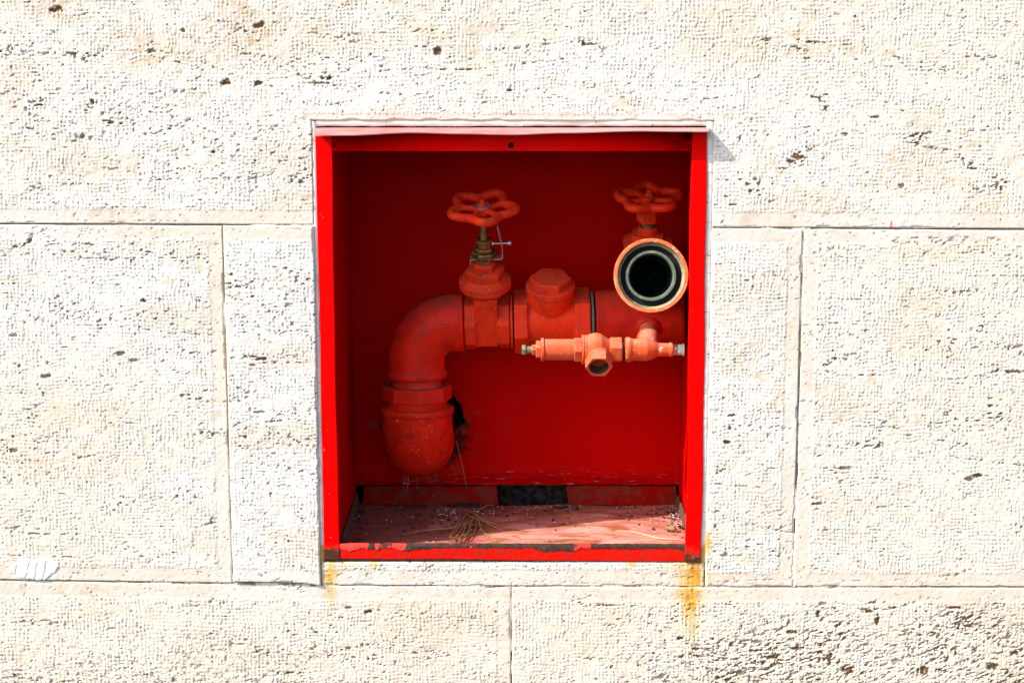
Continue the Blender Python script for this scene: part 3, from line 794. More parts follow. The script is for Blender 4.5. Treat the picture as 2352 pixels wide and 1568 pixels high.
# top bar, with a screw hole
hu, hvv = 1174, 334
hx, hz, hr = wx(hu, hvv), wz(hvv), 7.6*S(hu, hvv)
zt_, zb_ = wz(300), ZT0
yt = .0006
def plate_hole(x0, x1, z0, z1, cx, cz, r, y0, y1):
    bm = bmesh.new(); n = 24; L = (z1-z0)*.52
    def lay(y):
        inner = [bm.verts.new((cx+r*math.cos(2*math.pi*k/n), y, cz+r*math.sin(2*math.pi*k/n))) for k in range(n)]
        outer = []
        for k in range(n):
            an = 2*math.pi*k/n; c_, s_ = math.cos(an), math.sin(an)
            xx = c_*9; zz = s_*9
            sc = min(L/abs(c_) if abs(c_) > 1e-6 else 1e9, ((z1-cz) if s_ > 0 else (cz-z0))/abs(s_) if abs(s_) > 1e-6 else 1e9)
            outer.append(bm.verts.new((cx+c_*sc, y, cz+s_*sc)))
        for k in range(n): bm.faces.new((inner[k], inner[(k+1) % n], outer[(k+1) % n], outer[k]))
        # wings and corner fills
        for sg, xe in ((1, x1), (-1, x0)):
            side = [o for o in outer if abs(o.co.x-(cx+sg*L)) < 1e-6]
            side.sort(key=lambda o: o.co.z)
            ct = bm.verts.new((xe, y, z1)); cb = bm.verts.new((xe, y, z0))
            tops = max((o for o in outer if abs(o.co.z-z1) < 1e-6), key=lambda o: sg*o.co.x)
            bots = max((o for o in outer if abs(o.co.z-z0) < 1e-6), key=lambda o: sg*o.co.x)
            bm.faces.new([bots] + side + [tops, ct, cb])
        return inner, outer
    i0, o0 = lay(y0); i1, o1 = lay(y1)
    for k in range(n): bm.faces.new((i0[k], i0[(k+1) % n], i1[(k+1) % n], i1[k]))
    for z in (z0, z1):
        q = [bm.verts.new(p) for p in ((x0, y0, z), (x1, y0, z), (x1, y1, z), (x0, y1, z))]; bm.faces.new(q)
    return bm
bm = plate_hole(wx(763.6, 330), wx(1587.6, 330), zb_, zt_, hx, hz, hr, yt, yt+.004)
finish('frame_bar', bm, M['cab_top'], cab, smooth=30)
bm = bmesh.new(); lathe(bm, (hx, yt-.0004, hz), (0, 1, 0), [(0, hr*1.14), (0, hr*.98), (.0016, hr*.98), (.0016, hr*1.14)], 24, cap=False)
finish('hole_rim', bm, M['rust'], cab)
# sill bar: painted face and the bare rusted edge on top
sl0, sl1 = wx(780.6, 1268), wx(1573.4, 1268)
bar(sl0, sl1, (wz(1283), wz(1255)), (wz(1289), wz(1257)), -.0004, .0040, M['cab_sill'], 6, .0005, 'x', 60, .001)
r_ = np.random.RandomState(9); bm = bmesh.new(); rows = []; n = 150
for i in range(n+1):
    t = i/n; x = sl0+(sl1-sl0)*t
    tear = .0016*math.sin(t*31+1)+.0020*math.sin(t*13)+.0011*math.sin(t*77)+r_.uniform(-.0008, .0008)
    zlo = wz(1256+1.5*t)+.0001 - max(0, tear)*1.6 - .0006; zhi = wz(1248+2*t)+r_.uniform(-.0004, .0004)
    yy = -.0011+r_.uniform(-.0003, .0003)
    rows.append([bm.verts.new((x, yy, zlo)), bm.verts.new((x, yy-.0001, zhi-.0012)), bm.verts.new((x, yy+.0012, zhi)), bm.verts.new((x, .0045, zhi)), bm.verts.new((x, .0045, zlo))])
for A_, B_ in zip(rows, rows[1:]):
    for j in range(5): bm.faces.new((A_[j], A_[(j+1) % 5], B_[(j+1) % 5], B_[j]))
bm.faces.new(rows[0]); bm.faces.new(rows[-1])
tag(finish('sill_edge', bm, M['sillrust'], cab, smooth=60), 'bare rusted edge of the sill, paint torn away')
# projecting drip lip over the opening, buckled
import bisect
LU = [724, 800, 946, 1060, 1172, 1300, 1471, 1560, 1629]; LV = [311, 310, 304, 306.5, 308.5, 304.5, 300.3, 301.4, 302.2]
bm = bmesh.new(); rows = []; n = 120
for i in range(n+1):
    u = 722 + (1629-722)*i/n
    k = min(max(bisect.bisect(LU, u)-1, 0), len(LU)-2); t = min(max((u-LU[k])/(LU[k+1]-LU[k]), 0), 1); t = t*t*(3-2*t)
    v = LV[k]*(1-t)+LV[k+1]*t
    yf = -.0215 + (.004 if i in (0, n) else .0012 if i in (1, n-1) else 0)
    pb_ = W(u, 293.2-1.0*(u < 760)*0, .001); pf = W(u, v, yf)
    th = Vector((0, .0004, -.0014))
    pm = (pb_+pf)/2 + Vector((0, 0, .0012)); pb_.y = .0045
    rows.append([bm.verts.new(p) for p in (pb_, pm, pf, pf+th, pm+th, pb_+th)])
for A_, B_ in zip(rows, rows[1:]):
    for j in range(6): bm.faces.new((A_[j], A_[(j+1) % 6], B_[(j+1) % 6], B_[j]))
bm.faces.new(rows[0]); bm.faces.new(rows[-1])
tag(finish('drip_lip', bm, M['lip'], cab, smooth=60), 'sun-bleached buckled lip above the opening')
# rivet at the right foot
bm = bmesh.new(); c = W(1594, 1280, -.0016); lathe(bm, (c.x, -.0013, c.z), (0, -1, 0), [(0, .0042), (.0009, .0036), (.0014, .002), (.0015, 0)], 20)
finish('rivet', bm, M['rust'], cab)

# ================================================================== PIPEWORK
YP = .215
pw = empty('hydrant_pipework', W(957, 1095, YP))
tag(pw, 'red painted iron pipework with two handwheel valves inside the cabinet', 'pipework')
def vax(u): return 743 + (u-957)*(729-743)/(1567-957)
def AX(u): return W(u, vax(u), YP)
EX = (AX(1560)-AX(1000)).normalized()
PX = S(1200, 740, YP)
def tilt(deg, lean=0.0):
    t = R(deg); n = Vector((lean, -math.sin(t), math.cos(t))); n = (n - EX*EX.dot(n)*(1 if lean == 0 else 0)).normalized()
    m = EX.cross(n); m = m if m.y < 0 else -m
    return n, m
def along(u0, u1): return (AX(u1)-AX(u0)).length
# hidden nipple joining everything
bm = bmesh.new(); lathe(bm, AX(1030), EX, [(0, 50*PX), (along(1030, 1560), 50*PX)], 40)
finish('threaded_nipple', bm, M['thread'], pw)

# --- lower elbow turning into the wall
V0 = W(958.5, 936, YP); rbu = 80.5*S(958, 1000, YP); RB = .064
zc = W(958, 1095, YP+.037).z + (RB+rbu)*math.cos(R(12))
bm = bmesh.new(); pts = []
pts.append(Vector((V0.x, YP, V0.z)))
for k in range(5): pts.append(Vector((V0.x, YP, V0.z + (zc-V0.z)*(k+1)/5)))
for k in range(1, 13):
    an = math.pi/2*k/12; pts.append(Vector((V0.x, YP+RB-RB*math.cos(an), zc-RB*math.sin(an))))
pts.append(Vector((V0.x, .33, zc-RB))); pts.append(Vector((V0.x, .395, zc-RB)))
tube(bm, pts, [rbu*.985]+[rbu]*(len(pts)-1), 56, ref=(1, 0, 0))
finish('drop_elbow', bm, M['bulb'], pw, smooth=50)
bm = bmesh.new()
lathe(bm, (V0.x, YP, W(958, 948, YP).z), (0, 0, 1), [(0, rbu*.99), (.002, rbu*1.035), (.007, rbu*1.045), (.0105, rbu*1.03), (.0118, rbu*.97), (.0118, rbu*.7)], 56)
finish('rim', bm, M['bulb'], pw, bevel=.0008)
# --- collar, union nut, neck (upright axis through the elbow)
VX = W(957, 800, YP).x
def zz(v): return W(957, v, YP).z
def rr(px, v=880): return px*S(957, v, YP)
bm = bmesh.new(); lathe(bm, (VX, YP, zz(946)), (0, 0, 1), [(0, rr(66)), (.012, rr(69)), (zz(905)-zz(946), rr(69.5)), (zz(900)-zz(946), rr(66))], 56)
finish('collar', bm, M['elbow'], pw, bevel=.0006)
bm = bmesh.new(); hexa(bm, (VX, YP, zz(917)), (0, 0, 1), 0, zz(884)-zz(917), rr(80), R(97), (1, 0, 0), .035, 8)
finish('union_nut', bm, M['elbow'], pw, bevel=.0008)
bm = bmesh.new(); lathe(bm, (VX, YP, zz(890)), (0, 0, 1), [(0, rr(58)), (zz(868)-zz(890), rr(56)), (zz(866)-zz(890), rr(54)), (zz(850)-zz(890), rr(55))], 56)
finish('neck', bm, M['elbow'], pw)
# --- elbow
CB = W(1042, 827, YP); Rc = 85*PX; rt = 65*PX
bm = bmesh.new(); pts = []
pts.append(Vector((VX, YP, zz(866)))); pts.append(Vector((VX, YP, zz(845))))
Cx = VX + Rc
hz_ = AX(1042).z; Cz = hz_ - Rc
for k in range(0, 21):
    an = math.pi/2*k/20; pts.append(Vector((Cx-Rc*math.cos(an), YP, Cz+Rc*math.sin(an))))
pts.append(AX(1062))
tube(bm, pts, [rt*.99, rt]+[rt]*(len(pts)-2), 64, ref=(0, 1, 0))
lathe(bm, (VX, YP, zz(866)), (0, 0, 1), [(0, rt*1.0), (.0015, rt*1.07), (.0075, rt*1.085), (.0105, rt*1.06), (.0125, rt*1.0)], 64)
for s0, s1, k in ((1038, 1043, 1.015), (1044, 1049, 1.03), (1050, 1056, 1.045), (1057, 1066, 1.055)):
    L = along(s0, s1); lathe(bm, AX(s0), EX, [(0, rt), (L*.25, rt*k), (L*.75, rt*k), (L, rt)], 64)
elb_me = fuse(bm, .0013, 3, .5)
elbow = link('elbow', elb_me, M['elbow'], pw, smooth=180)

def lettering(txt, org, dx, size, target, mat, h=.0019, parent=None, sx=1.0):
    """cast-on raised characters wrapped onto the surface behind them"""
    cu = bpy.data.curves.new('txt', 'FONT'); cu.body = txt; cu.size = size; cu.extrude = .0005; cu.resolution_u = 3
    cu.align_x = 'CENTER'; cu.align_y = 'CENTER'; cu.space_character = 1.12
    o = bpy.data.objects.new('txt', cu); COL.objects.link(o)
    dg = bpy.context.evaluated_depsgraph_get(); me = bpy.data.meshes.new_from_object(o.evaluated_get(dg))
    bpy.data.objects.remove(o)
    bm = bmesh.new(); bm.from_mesh(me)
    bmesh.ops.subdivide_edges(bm, edges=[e for e in bm.edges if e.calc_length() > size*.18], cuts=2)
    off = rootloc(target)
    bt = bmesh.new(); bt.from_mesh(target.data); bvh = BVHTree.FromBMesh(bt); bt.free()
    dx = Vector(dx).normalized(); dy = Vector((0, -1, 0)).cross(dx); dy = dy if dy.z > 0 or (abs(dy.z) < .3 and dy.x < 0) else -dy
    dy = Vector((0, 1, 0)).cross(dx) * -1
    dy = dx.cross(Vector((0, 1, 0)))
    for v in bm.verts:
        p = Vector(org) + dx*v.co.x*sx + dy*v.co.y; p.y = -.1
        hit, nrm, _, _ = bvh.ray_cast(p-off, Vector((0, 1, 0)))
        if hit is None: continue
        q = hit + off; k = h if v.co.z > 0 else -.0008
        q = q + (nrm if nrm.y < 0 else -nrm)*k
        v.co = q
    return finish('raised_lettering', bm, mat, parent, bevel=0, smooth=40)
def pxdir(u0, v0, u1, v1, Y): return W(u1, v1, Y)-W(u0, v0, Y)
lettering('TUPY', W(963, 765, YP-.045), pxdir(946, 779, 980, 751, YP), .0150, elbow, M['wheel'], parent=elbow)
lettering('M', W(1022, 745, YP-.045), pxdir(1020, 752, 1024, 732, YP), .0140, elbow, M['wheel'], parent=elbow)

# --- gate valve
gv_org = AX(1117.5)
NB, MB_ = tilt(24, -.022)
bm = bmesh.new()
q8 = 8
for u0, u1, r in ((1067, 1094, 63), (1145, 1171, 63)):
    hexa(bm, AX(u0), EX, 0, along(u0, u1), r*PX, R(22.5), NB, .03, 8)
lathe(bm, AX(1085), EX, [(0, 47*PX), (along(1085, 1155), 47*PX)], 48)
obox(bm, gv_org + NB*.018, EX, NB, MB_, 26*PX, .045, 50*PX)
lathe(bm, gv_org + NB*.055, NB, [(0, .028), (.016, .037)], 48)
gme = fuse(bm, .0013, 5, .5)
gate = link('gate_valve', gme, M['cast'], pw, smooth=180)
lettering('2½', W(1115, 713, .15), EX, .0235, gate, M['wheel'], parent=gate, sx=1.1)
bm = bmesh.new()
for k, (w_, dv) in enumerate(((11, 731), (19, 740), (19, 744.5), (15, 755))):      # worn, unreadable cast lines
    cc = W(1114, dv, .15)
    for j in range(3):
        x0 = cc.x + (j-1)*w_*.66*PX
        off = rootloc(gate)
        bt = bmesh.new(); bt.from_mesh(gate.data); bvh = BVHTree.FromBMesh(bt); bt.free()
        hit, nrm, _, _ = bvh.ray_cast(Vector((x0, -.1, cc.z))-off, Vector((0, 1, 0)))
        if hit is None: continue
        p = hit+off
        obox(bm, p, EX, NB, MB_, w_*.29*PX, .0007, .0008)
finish('cast_lines', bm, M['cast'], gate, bevel=.0003)
def stack(bm, org, ax, prof, seg=48): lathe(bm, org, ax, prof, seg)
bm = bmesh.new()
lathe(bm, gv_org, NB, [(.0690, .034), (.0700, .0425), (.0715, .0437), (.0825, .0437), (.0842, .0424), (.0862, .0375), (.0915, .0345), (.0915, .01)], 64)
hexa(bm, gv_org, NB, .0905, .1047, .0335, R(12), EX, .05)
hexa(bm, gv_org, NB, .1040, .1160, .0192, R(12), EX, .07)
lathe(bm, gv_org, NB, [(.115, .0150), (.1190, .0155), (.1190, .005)], 40)
finish('bonnet', bm, M['cast2'], gate, bevel=.0009)
bm = bmesh.new()
lathe(bm, gv_org, NB, [(.1188, .0165), (.1243, .0165)], 40)
hexa(bm, gv_org, NB, .1262, .1382, .0212, R(8), EX, .08)
hexa(bm, gv_org, NB, .1382, .1452, .0155, R(25), EX, .08)
lathe(bm, gv_org, NB, [(.1452, .0110), (.1466, .0132), (.1588, .0134), (.1598, .0126), (.1598, .006)], 40)
tag(finish('gland_nut', bm, M['brass'], gate, bevel=.0006), 'stacked brown brass gland nuts on the stem')
bm = bmesh.new(); prof = [(.1590, .0066)]; s = .1600
while s < .208:
    prof += [(s, .0058), (s+.0009, .0068), (s+.0017, .0068), (s+.0026, .0058)]; s += .0031
prof += [(.216, .006), (.216, 0)]
lathe(bm, gv_org, NB, [(.1590, 0)] + prof, 28)
finish('stem', bm, M['brass'], gate, smooth=30)
# bracket: folded steel strip, hooked on the left, upright on the right
def strip(bm, pts, wdir, half, th):
    pts = [Vector(p) for p in pts]; rows = []
    for i, p in enumerate(pts):
        t = (pts[min(i+1, len(pts)-1)]-pts[max(i-1, 0)]).normalized(); nn = t.cross(wdir).normalized()
        rows.append([bm.verts.new(p + wdir*half*a_ + nn*th*b_) for a_, b_ in ((-1, -1), (1, -1), (1, 1), (-1, 1))])
    for A_, B_ in zip(rows, rows[1:]):
        for j in range(4): bm.faces.new((A_[j], A_[(j+1) % 4], B_[(j+1) % 4], B_[j]))
    bm.faces.new(rows[0]); bm.faces.new(rows[-1])
bm = bmesh.new(); o = gv_org; hb = .1252
fw = -MB_*.0
strip(bm, [o-EX*.0235+NB*(hb-.0085), o-EX*.0228+NB*(hb-.001), o-EX*.0205+NB*hb, o+EX*.002+NB*(hb), o+EX*.0285+NB*hb, o+EX*.0305+NB*(hb+.002), o+EX*.0302+NB*(hb+.022), o+EX*.0265+NB*(hb+.044), o+EX*.0235+NB*(hb+.060)], MB_, .0085, .0007)
finish('lock_bracket', bm, M['steel'], gate, bevel=.0003)
bm = bmesh.new(); ob_ = o+NB*.1530+MB_*.004
lathe(bm, ob_+EX*.0135, EX, [(0, .0030), (.003, .0030), (.003, .0014), (.026, .0014), (.026, .0034), (.0315, .0034), (.0315, .0015)], 20)
finish('lock_screw', bm, M['steel'], gate, bevel=.0003)

def handwheel(name, parent, cen, n, m, Rw, phase, mat, tr=.0073, amp=.125):
    bm = bmesh.new(); e = EX; nn = 140; pts = []
    for k in range(nn):
        th = 2*math.pi*k/nn; r = Rw*(1-amp-tr/Rw + amp*math.cos(5*(th-phase)))
        pts.append(cen + (e*math.cos(th) + m*math.sin(th))*r + n*(.002 + .0012*math.cos(5*(th-phase))))
    tube(bm, pts, tr, 14, True, ref=n)
    for k in range(5):
        th = phase + math.pi/5 + 2*math.pi*k/5; d = e*math.cos(th)+m*math.sin(th)
        p0 = cen + n*-.001; p1 = cen + d*Rw*(1-2*amp-tr/Rw) + n*.001
        tube(bm, [p0+(p1-p0)*t for t in (0.05, .3, .6, .85, 1)], [.0064, .0054, .0048, .0054, .0066], 12)
    lathe(bm, cen-n*.010, n, [(0, .0105), (.004, .0120), (.014, .0120), (.0155, .011)], 32)
    me = fuse(bm, .0010, 5, .5)
    return link(name, me, mat, parent, smooth=180)
def wheel_top(parent, cen, n, mat):
    bm = bmesh.new(); lathe(bm, cen+n*.0050, n, [(0, .0125), (0, .0138), (.0011, .0138), (.0011, .004)], 32)
    finish('washer', bm, M['steel'] if mat else M['wheel'], parent, bevel=.0003)
    bm = bmesh.new(); hexa(bm, cen+n*.0060, n, 0, .0058, .0074, .3, EX, .1); lathe(bm, cen+n*.0118, n, [(0, .0042), (.0045, .0040), (.0052, .003), (.0052, 0)], 20)
    finish('wheel_nut', bm, M['wheel'], parent, bevel=.0005)
wc = gv_org + NB*.2150
handwheel('handwheel', gate, wc, NB, MB_, .0620, R(82), M['wheel'])
wheel_top(gate, wc, NB, True)

# --- check valve
cv_org = AX(1265); NC, MC = tilt(24)
bm = bmesh.new()
for u0, u1 in ((1181, 1212), (1318, 1354)):
    hexa(bm, AX(u0), EX, 0, along(u0, u1), 75*PX, R(0), MC, .02)
lathe(bm, AX(1195), EX, [(0, 57*PX), (along(1195, 1265)*.6, 61*PX), (along(1195, 1265)*1.4, 61*PX), (along(1195, 1340), 57*PX)], 64)
lathe(bm, cv_org, NC, [(.0, .022), (.018, .0335), (.034, .0385), (.057, .0398)], 64)
chk = link('check_valve', fuse(bm, .0014, 6, .5), M['cast'], pw, smooth=180)
bm = bmesh.new()
lathe(bm, cv_org, NC, [(.0575, .030), (.0578, .0400), (.0600, .0412), (.0700, .0416), (.0716, .0405), (.0716, .01)], 64)
hexa(bm, cv_org, NC, .0712, .0848, .0345, R(-8), EX, .03)
finish('cap', bm, M['cast2'], chk, bevel=.0012)
# --- patinated ring and tee
bm = bmesh.new(); L = along(1356.5, 1362); lathe(bm, AX(1356.5), EX, [(0, 60*PX), (0, 66*PX), (L, 66*PX), (L, 60*PX)], 64)
finish('joint_ring', bm, M['patina'], pw, bevel=.0006)
bm = bmesh.new(); L = along(1173, 1178); lathe(bm, AX(1172.5), EX, [(0, 58*PX), (0, 63*PX), (L, 63*PX), (L, 58*PX)], 64)
finish('joint_ring', bm, M['cast2'], pw, bevel=.0006)
bm = bmesh.new(); rt2 = 67*PX
lathe(bm, AX(1366), EX, [(0, rt2*.97), (.0012, rt2), (along(1366, 1560), rt2), (along(1366, 1566), rt2*.97), (along(1366, 1568), rt2*.6)], 64)
BT = W(1489, 803, .088)                         # drain tee centre
BD = W(1488, 748, YP-.5*rt2)                    # where it leaves the main
tv = AX(1490)
lathe(bm, tv, Vector((0, -.15, 1)), [(0, .046), (.050, .046), (.058, .040)], 48)
dbr = (BT-tv).normalized()
lathe(bm, tv, dbr, [(.02, .021), (rt2*1.02, .0205), (rt2*1.08, .0185)], 40)
tee = link('pipe_tee', fuse(bm, .0014, 5, .5), M['tee'], pw, smooth=180)

# --- angle valve with hose coupling
NA, MA = tilt(20)
fl = W(1488, 549, .197)
bm = bmesh.new()
b0 = tv + Vector((0, -.012, .075))
lathe(bm, tv + Vector((0, -.004, .045)), (fl - tv).normalized(), [(0, .040), (.03, .046), (.06, .044), ((fl-tv).length-.05, .036)], 48)
C1 = W(1495.5, 632.5, .040); C2 = W(1493, 644, .150)
CD = (C1-C2).normalized()
lathe(bm, C2 - CD*.03, CD, [(0, .038), (.05, .042), ((C1-C2).length+.004, .047)], 56)
# bored through so the coupling stays hollow
ang = link('angle_valve', fuse(bm, .0015, 6, .5), M['cast'], pw, smooth=180)
bm = bmesh.new()
s9 = S(1488, 549, .197)
lathe(bm, fl, NA, [(-.016, .035), (-.014, .0405), (-.002, .0415), (0, .0395), (.002, .034), (.002, .01)], 56)
hexa(bm, fl, NA, .001, .012, .030, R(20), EX, .05)
lathe(bm, fl, NA, [(.011, .0165), (.012, .0172), (.024, .0172)], 40)
finish('bonnet', bm, M['cast'], ang, bevel=.0009)
bm = bmesh.new(); pr = [(.0235, .0140)]; s = .0245
while s < .033: pr += [(s, .0132), (s+.0008, .0142), (s+.0014, .0142), (s+.0022, .0132)]; s += .0026
lathe(bm, fl, NA, pr, 32)
finish('stem', bm, M['brass'], ang)
bm = bmesh.new(); hexa(bm, fl, NA, .033, .055, .0195, R(2), EX, .06)
lathe(bm, fl, NA, [(.0545, .0150), (.060, .0135), (.060, .0095), (.075, .0095)], 36)
finish('gland_nut', bm, M['cast'], ang, bevel=.0008)
wc2 = W(1489, 464, .162)
# put the wheel on the stem axis
t_ = (wc2-fl).dot(NA); wc2 = fl + NA*t_
handwheel('handwheel', ang, wc2, NA, MA, .0600, R(54), M['wheel'])
wheel_top(ang, wc2, NA, False)
bm = bmesh.new(); lathe(bm, fl, NA, [(.07, .0075), (t_, .0075)], 24); finish('stem', bm, M['brass'], ang)
# coupling ring, open to the front
ps = S(1495, 632, .04); k = ps
def lip_prof(lst): return [(-d_, r_*k) for d_, r_ in lst]
bm = bmesh.new()
prof = lip_prof([(.050, 60), (.050, 78), (.034, 82), (.018, 85), (.003, 86), (0, 84.5), (0, 77.5)])
lathe(bm, C1, CD, prof, 80, cap=False)
coup = finish('hose_coupling', bm, paint('faded_coupling_paint', (.60, .13, .045), dust_amt=0, chip=(.52, .45, .26), chip_amt=.95, mott=.35, rough=.55, dark=(.5, .06, .02), grime=.25, edge=.6), ang, smooth=40)
tag(coup, 'sunlit faded orange hose coupling ring with chipped rim')
bm = bmesh.new(); lathe(bm, C1, CD, lip_prof([(0, 77.5), (.0020, 76.2), (.006, 75.0), (.012, 73.5), (.0135, 70)]), 80, cap=False)
finish('coupling_lining', bm, M['creamring'], ang, smooth=60)
bm = bmesh.new(); lathe(bm, C1, CD, lip_prof([(.0125, 70), (.0150, 69), (.0160, 64), (.0160, 56)]), 80, cap=False)
finish('rubber_gasket', bm, M['rubber'], ang, smooth=60)
bm = bmesh.new(); lathe(bm, C1, CD, lip_prof([(.020, 58.5), (.0085, 58.3), (.0072, 57), (.0072, 52.5), (.009, 51), (.016, 49.5)]), 80, cap=False)
finish('inner_ring', bm, M['patina'], ang, smooth=40)
bm = bmesh.new(); lathe(bm, C1, CD, lip_prof([(.016, 49.5), (.045, 47), (.055, 40), (.128, 38), (.128, 0)]), 64, cap=False)
finish('bore', bm, M['bore'], ang, smooth=50)
# the valve body must not plug the bore: cut it open
off = rootloc(ang)
bmv = bmesh.new(); bmv.from_mesh(ang.data)
kill = []
for f in bmv.faces:
    p = f.calc_center_median()+off - C1
    ax_ = p.dot(CD); rad = (p-CD*ax_).length
    if ax_ > -.036 or (rad < .037 and ax_ > -.118 and p.y < .1): kill.append(f)
bmesh.ops.delete(bmv, geom=kill, context='FACES'); bmv.to_mesh(ang.data); bmv.free()

# --- drain (relief) valve on the front branch
YD = .088; VD = 803
def DX(u): return W(u, VD, YD)
DE = (DX(1500)-DX(1250)).normalized(); dp = S(1370, VD, YD)
def dl(u0, u1): return (DX(u1)-DX(u0)).length
def dring(bm, u0, u1, r0, r1=None, seg=40, hexr=None):
    r1 = r0 if r1 is None else r1
    if hexr is not None: hexa(bm, DX(u0), DE, 0, dl(u0, u1), r0*dp, hexr, Vector((0, 0, 1)), .06)
    else: lathe(bm, DX(u0), DE, [(0, r0*dp*.97), (dl(u0, u1)*.1, r0*dp), (dl(u0, u1)*.9, r1*dp), (dl(u0, u1), r1*dp*.97)], seg)
bm = bmesh.new()
lathe(bm, DX(1345), DE, [(0, 31*dp), (.003, 34*dp), (dl(1345, 1356), 37*dp), (dl(1345, 1368), 39.5*dp), (dl(1345, 1380), 37*dp), (dl(1345, 1392), 29*dp), (dl(1345, 1402), 23*dp)], 56)
OD = Vector((0, -math.cos(R(32)), -math.sin(R(32)))); BC = DX(1373)
lathe(bm, BC, OD, [(0, 30*dp), (.026, 27*dp)], 48)
drain = link('drain_valve', fuse(bm, .0011, 7, .5), M['faded'], pw, smooth=180)
bm = bmesh.new(); hexr_ = 31*dp; hs0, hs1 = .024, .0435
hexa(bm, BC, OD, hs0, hs1, hexr_, 0, EX, .02)
fs = [f for f in bm.faces if f.normal.dot(OD) > .9 or (f.calc_center_median()-BC).dot(OD) > hs1-1e-5]
bmesh.ops.recalc_face_normals(bm, faces=bm.faces)
bm.faces.ensure_lookup_table()
top = max(bm.faces, key=lambda f: (f.calc_center_median()-BC).dot(OD))
bmesh.ops.delete(bm, geom=[top], context='FACES')
a_, e1, e2 = frame_of(OD, EX); n = 24
rim = [v for v in bm.verts if abs((v.co-BC).dot(OD)-hs1) < 1e-5]
rim.sort(key=lambda v: math.atan2((v.co-BC).dot(e2), (v.co-BC).dot(e1)) % (2*math.pi))
outer = []
pr = [(hs1, 24*dp), (hs1-.0012, 22.6*dp)]
s = hs1-.002
while s > hs1-.02: pr += [(s, 22.8*dp), (s-.0008, 21.6*dp)]; s -= .0018
pr += [(s, 21*dp), (.006, 20*dp), (.004, 0)]
rings = []
for s_, r_ in pr:
    if r_ == 0: rings.append([bm.verts.new(BC+a_*s_)]); continue
    rings.append([bm.verts.new(BC+a_*s_+(e1*math.cos(2*math.pi*k_/n)+e2*math.sin(2*math.pi*k_/n))*r_) for k_ in range(n)])
hv0 = rim[0]; ang0 = math.atan2((hv0.co-BC).dot(e2), (hv0.co-BC).dot(e1)) % (2*math.pi)
for i in range(6):
    A0, A1 = rim[i], rim[(i+1) % 6]
    th0 = math.atan2((A0.co-BC).dot(e2), (A0.co-BC).dot(e1)) % (2*math.pi); k0 = int(round(th0/(2*math.pi)*n)) % n
    ring = [rings[0][(k0+j) % n] for j in range(n//6+1)]
    bm.faces.new([A1, A0] + ring)
for q_, (A_, B_) in enumerate(zip(rings, rings[1:])):
    for j in range(n):
        j2 = (j+1) % n
        if len(B_) == 1: f = bm.faces.new((A_[j], A_[j2], B_[0]))
        else: f = bm.faces.new((A_[j], A_[j2], B_[j2], B_[j]))
        if q_ > 1: f.material_index = 1
off = rootloc(drain); bmv = bmesh.new(); bmv.from_mesh(drain.data); kill = []
for f in bmv.faces:
    p = f.calc_center_median()+off - BC; ax_ = p.dot(OD)
    if ax_ > .0 and (p-OD*ax_).length < 22.0*dp: kill.append(f)
bmesh.ops.delete(bmv, geom=kill, context='FACES'); bmv.to_mesh(drain.data); bmv.free()
tag(finish('outlet', bm, [M['faded'], M['thread']], drain, bevel=.0007), 'open six-sided outlet facing down')
bm = bmesh.new()
dring(bm, 1342, 1348, 34); dring(bm, 1336, 1341.2, 34.6); dring(bm, 1318, 1336.5, 29.5, hexr=R(30))
finish('union_nut', bm, M['faded'], drain, bevel=.0007)
bm = bmesh.new(); dring(bm, 1248.5, 1319.5, 24.6); dring(bm, 1242.6, 1249.4, 27)
finish('spring_housing', bm, M['faded'], drain, bevel=.0007)
bm = bmesh.new(); dring(bm, 1231, 1243, 22, hexr=R(10)); dring(bm, 1222, 1231.5, 13.4, hexr=R(25))
finish('lock_nut', bm, M['faded'], drain, bevel=.0006)
bm = bmesh.new(); hexa(bm, DX(1199), DE, 0, dl(1199, 1207.5), 12.6*dp, R(20), Vector((0, 0, 1)), .06)
pr = []; s = 0; L = dl(1207, 1223)
while s < L: pr += [(s, 7.4*dp), (s+.0006, 8.6*dp), (s+.0012, 8.6*dp), (s+.0018, 7.4*dp)]; s += .0022
lathe(bm, DX(1207), DE, pr, 20)
finish('adjusting_screw', bm, M['creamring'], drain, bevel=.0005)
bm = bmesh.new(); dring(bm, 1399.5, 1428, 31.0, hexr=R(14)); finish('hex_end', bm, M['faded'], drain, bevel=.0008)
bm = bmesh.new(); dring(bm, 1424, 1440, 22.5); finish('threaded_nipple', bm, M['thread'], drain)
# small branch tee in front of the main
bm = bmesh.new()
lathe(bm, DX(1435), DE, [(0, 26*dp), (.0015, 28*dp), (.004, 29.8*dp), (.008, 29*dp), (.0125, 25.5*dp), (dl(1435, 1462), 25*dp), (dl(1435, 1485), 26.5*dp), (dl(1435, 1502), 21*dp), (dl(1435, 1512), 15.5*dp)], 48)
lathe(bm, DX(1500), DE, [(0, 16*dp), (dl(1500, 1536), 15.2*dp), (dl(1500, 1538), 17*dp), (dl(1500, 1544.5), 17.4*dp), (dl(1500, 1546), 16*dp)], 40)
d2 = (BT - tv); L2 = d2.length; d2.normalize()
lathe(bm, BT, -d2, [(-.004, 24*dp), (.012, 24.5*dp), (.034, 25.5*dp), (.040, 27.5*dp), (.047, 27.5*dp), (.050, 25*dp)], 48)
lathe(bm, BT, -d2, [(.03, 22*dp), (L2-rt2*.6, 22*dp)], 40)
btee = link('branch_tee', fuse(bm, .0011, 6, .5), paint('faded_orange_flaking', (.60, .085, .022), dust=(.50, .30, .22), dust_amt=.45, chip=(.48, .45, .40), chip_amt=1.1, mott=.3, rough=.6, dark=(.45, .04, .01), grime=.2), pw, smooth=180)
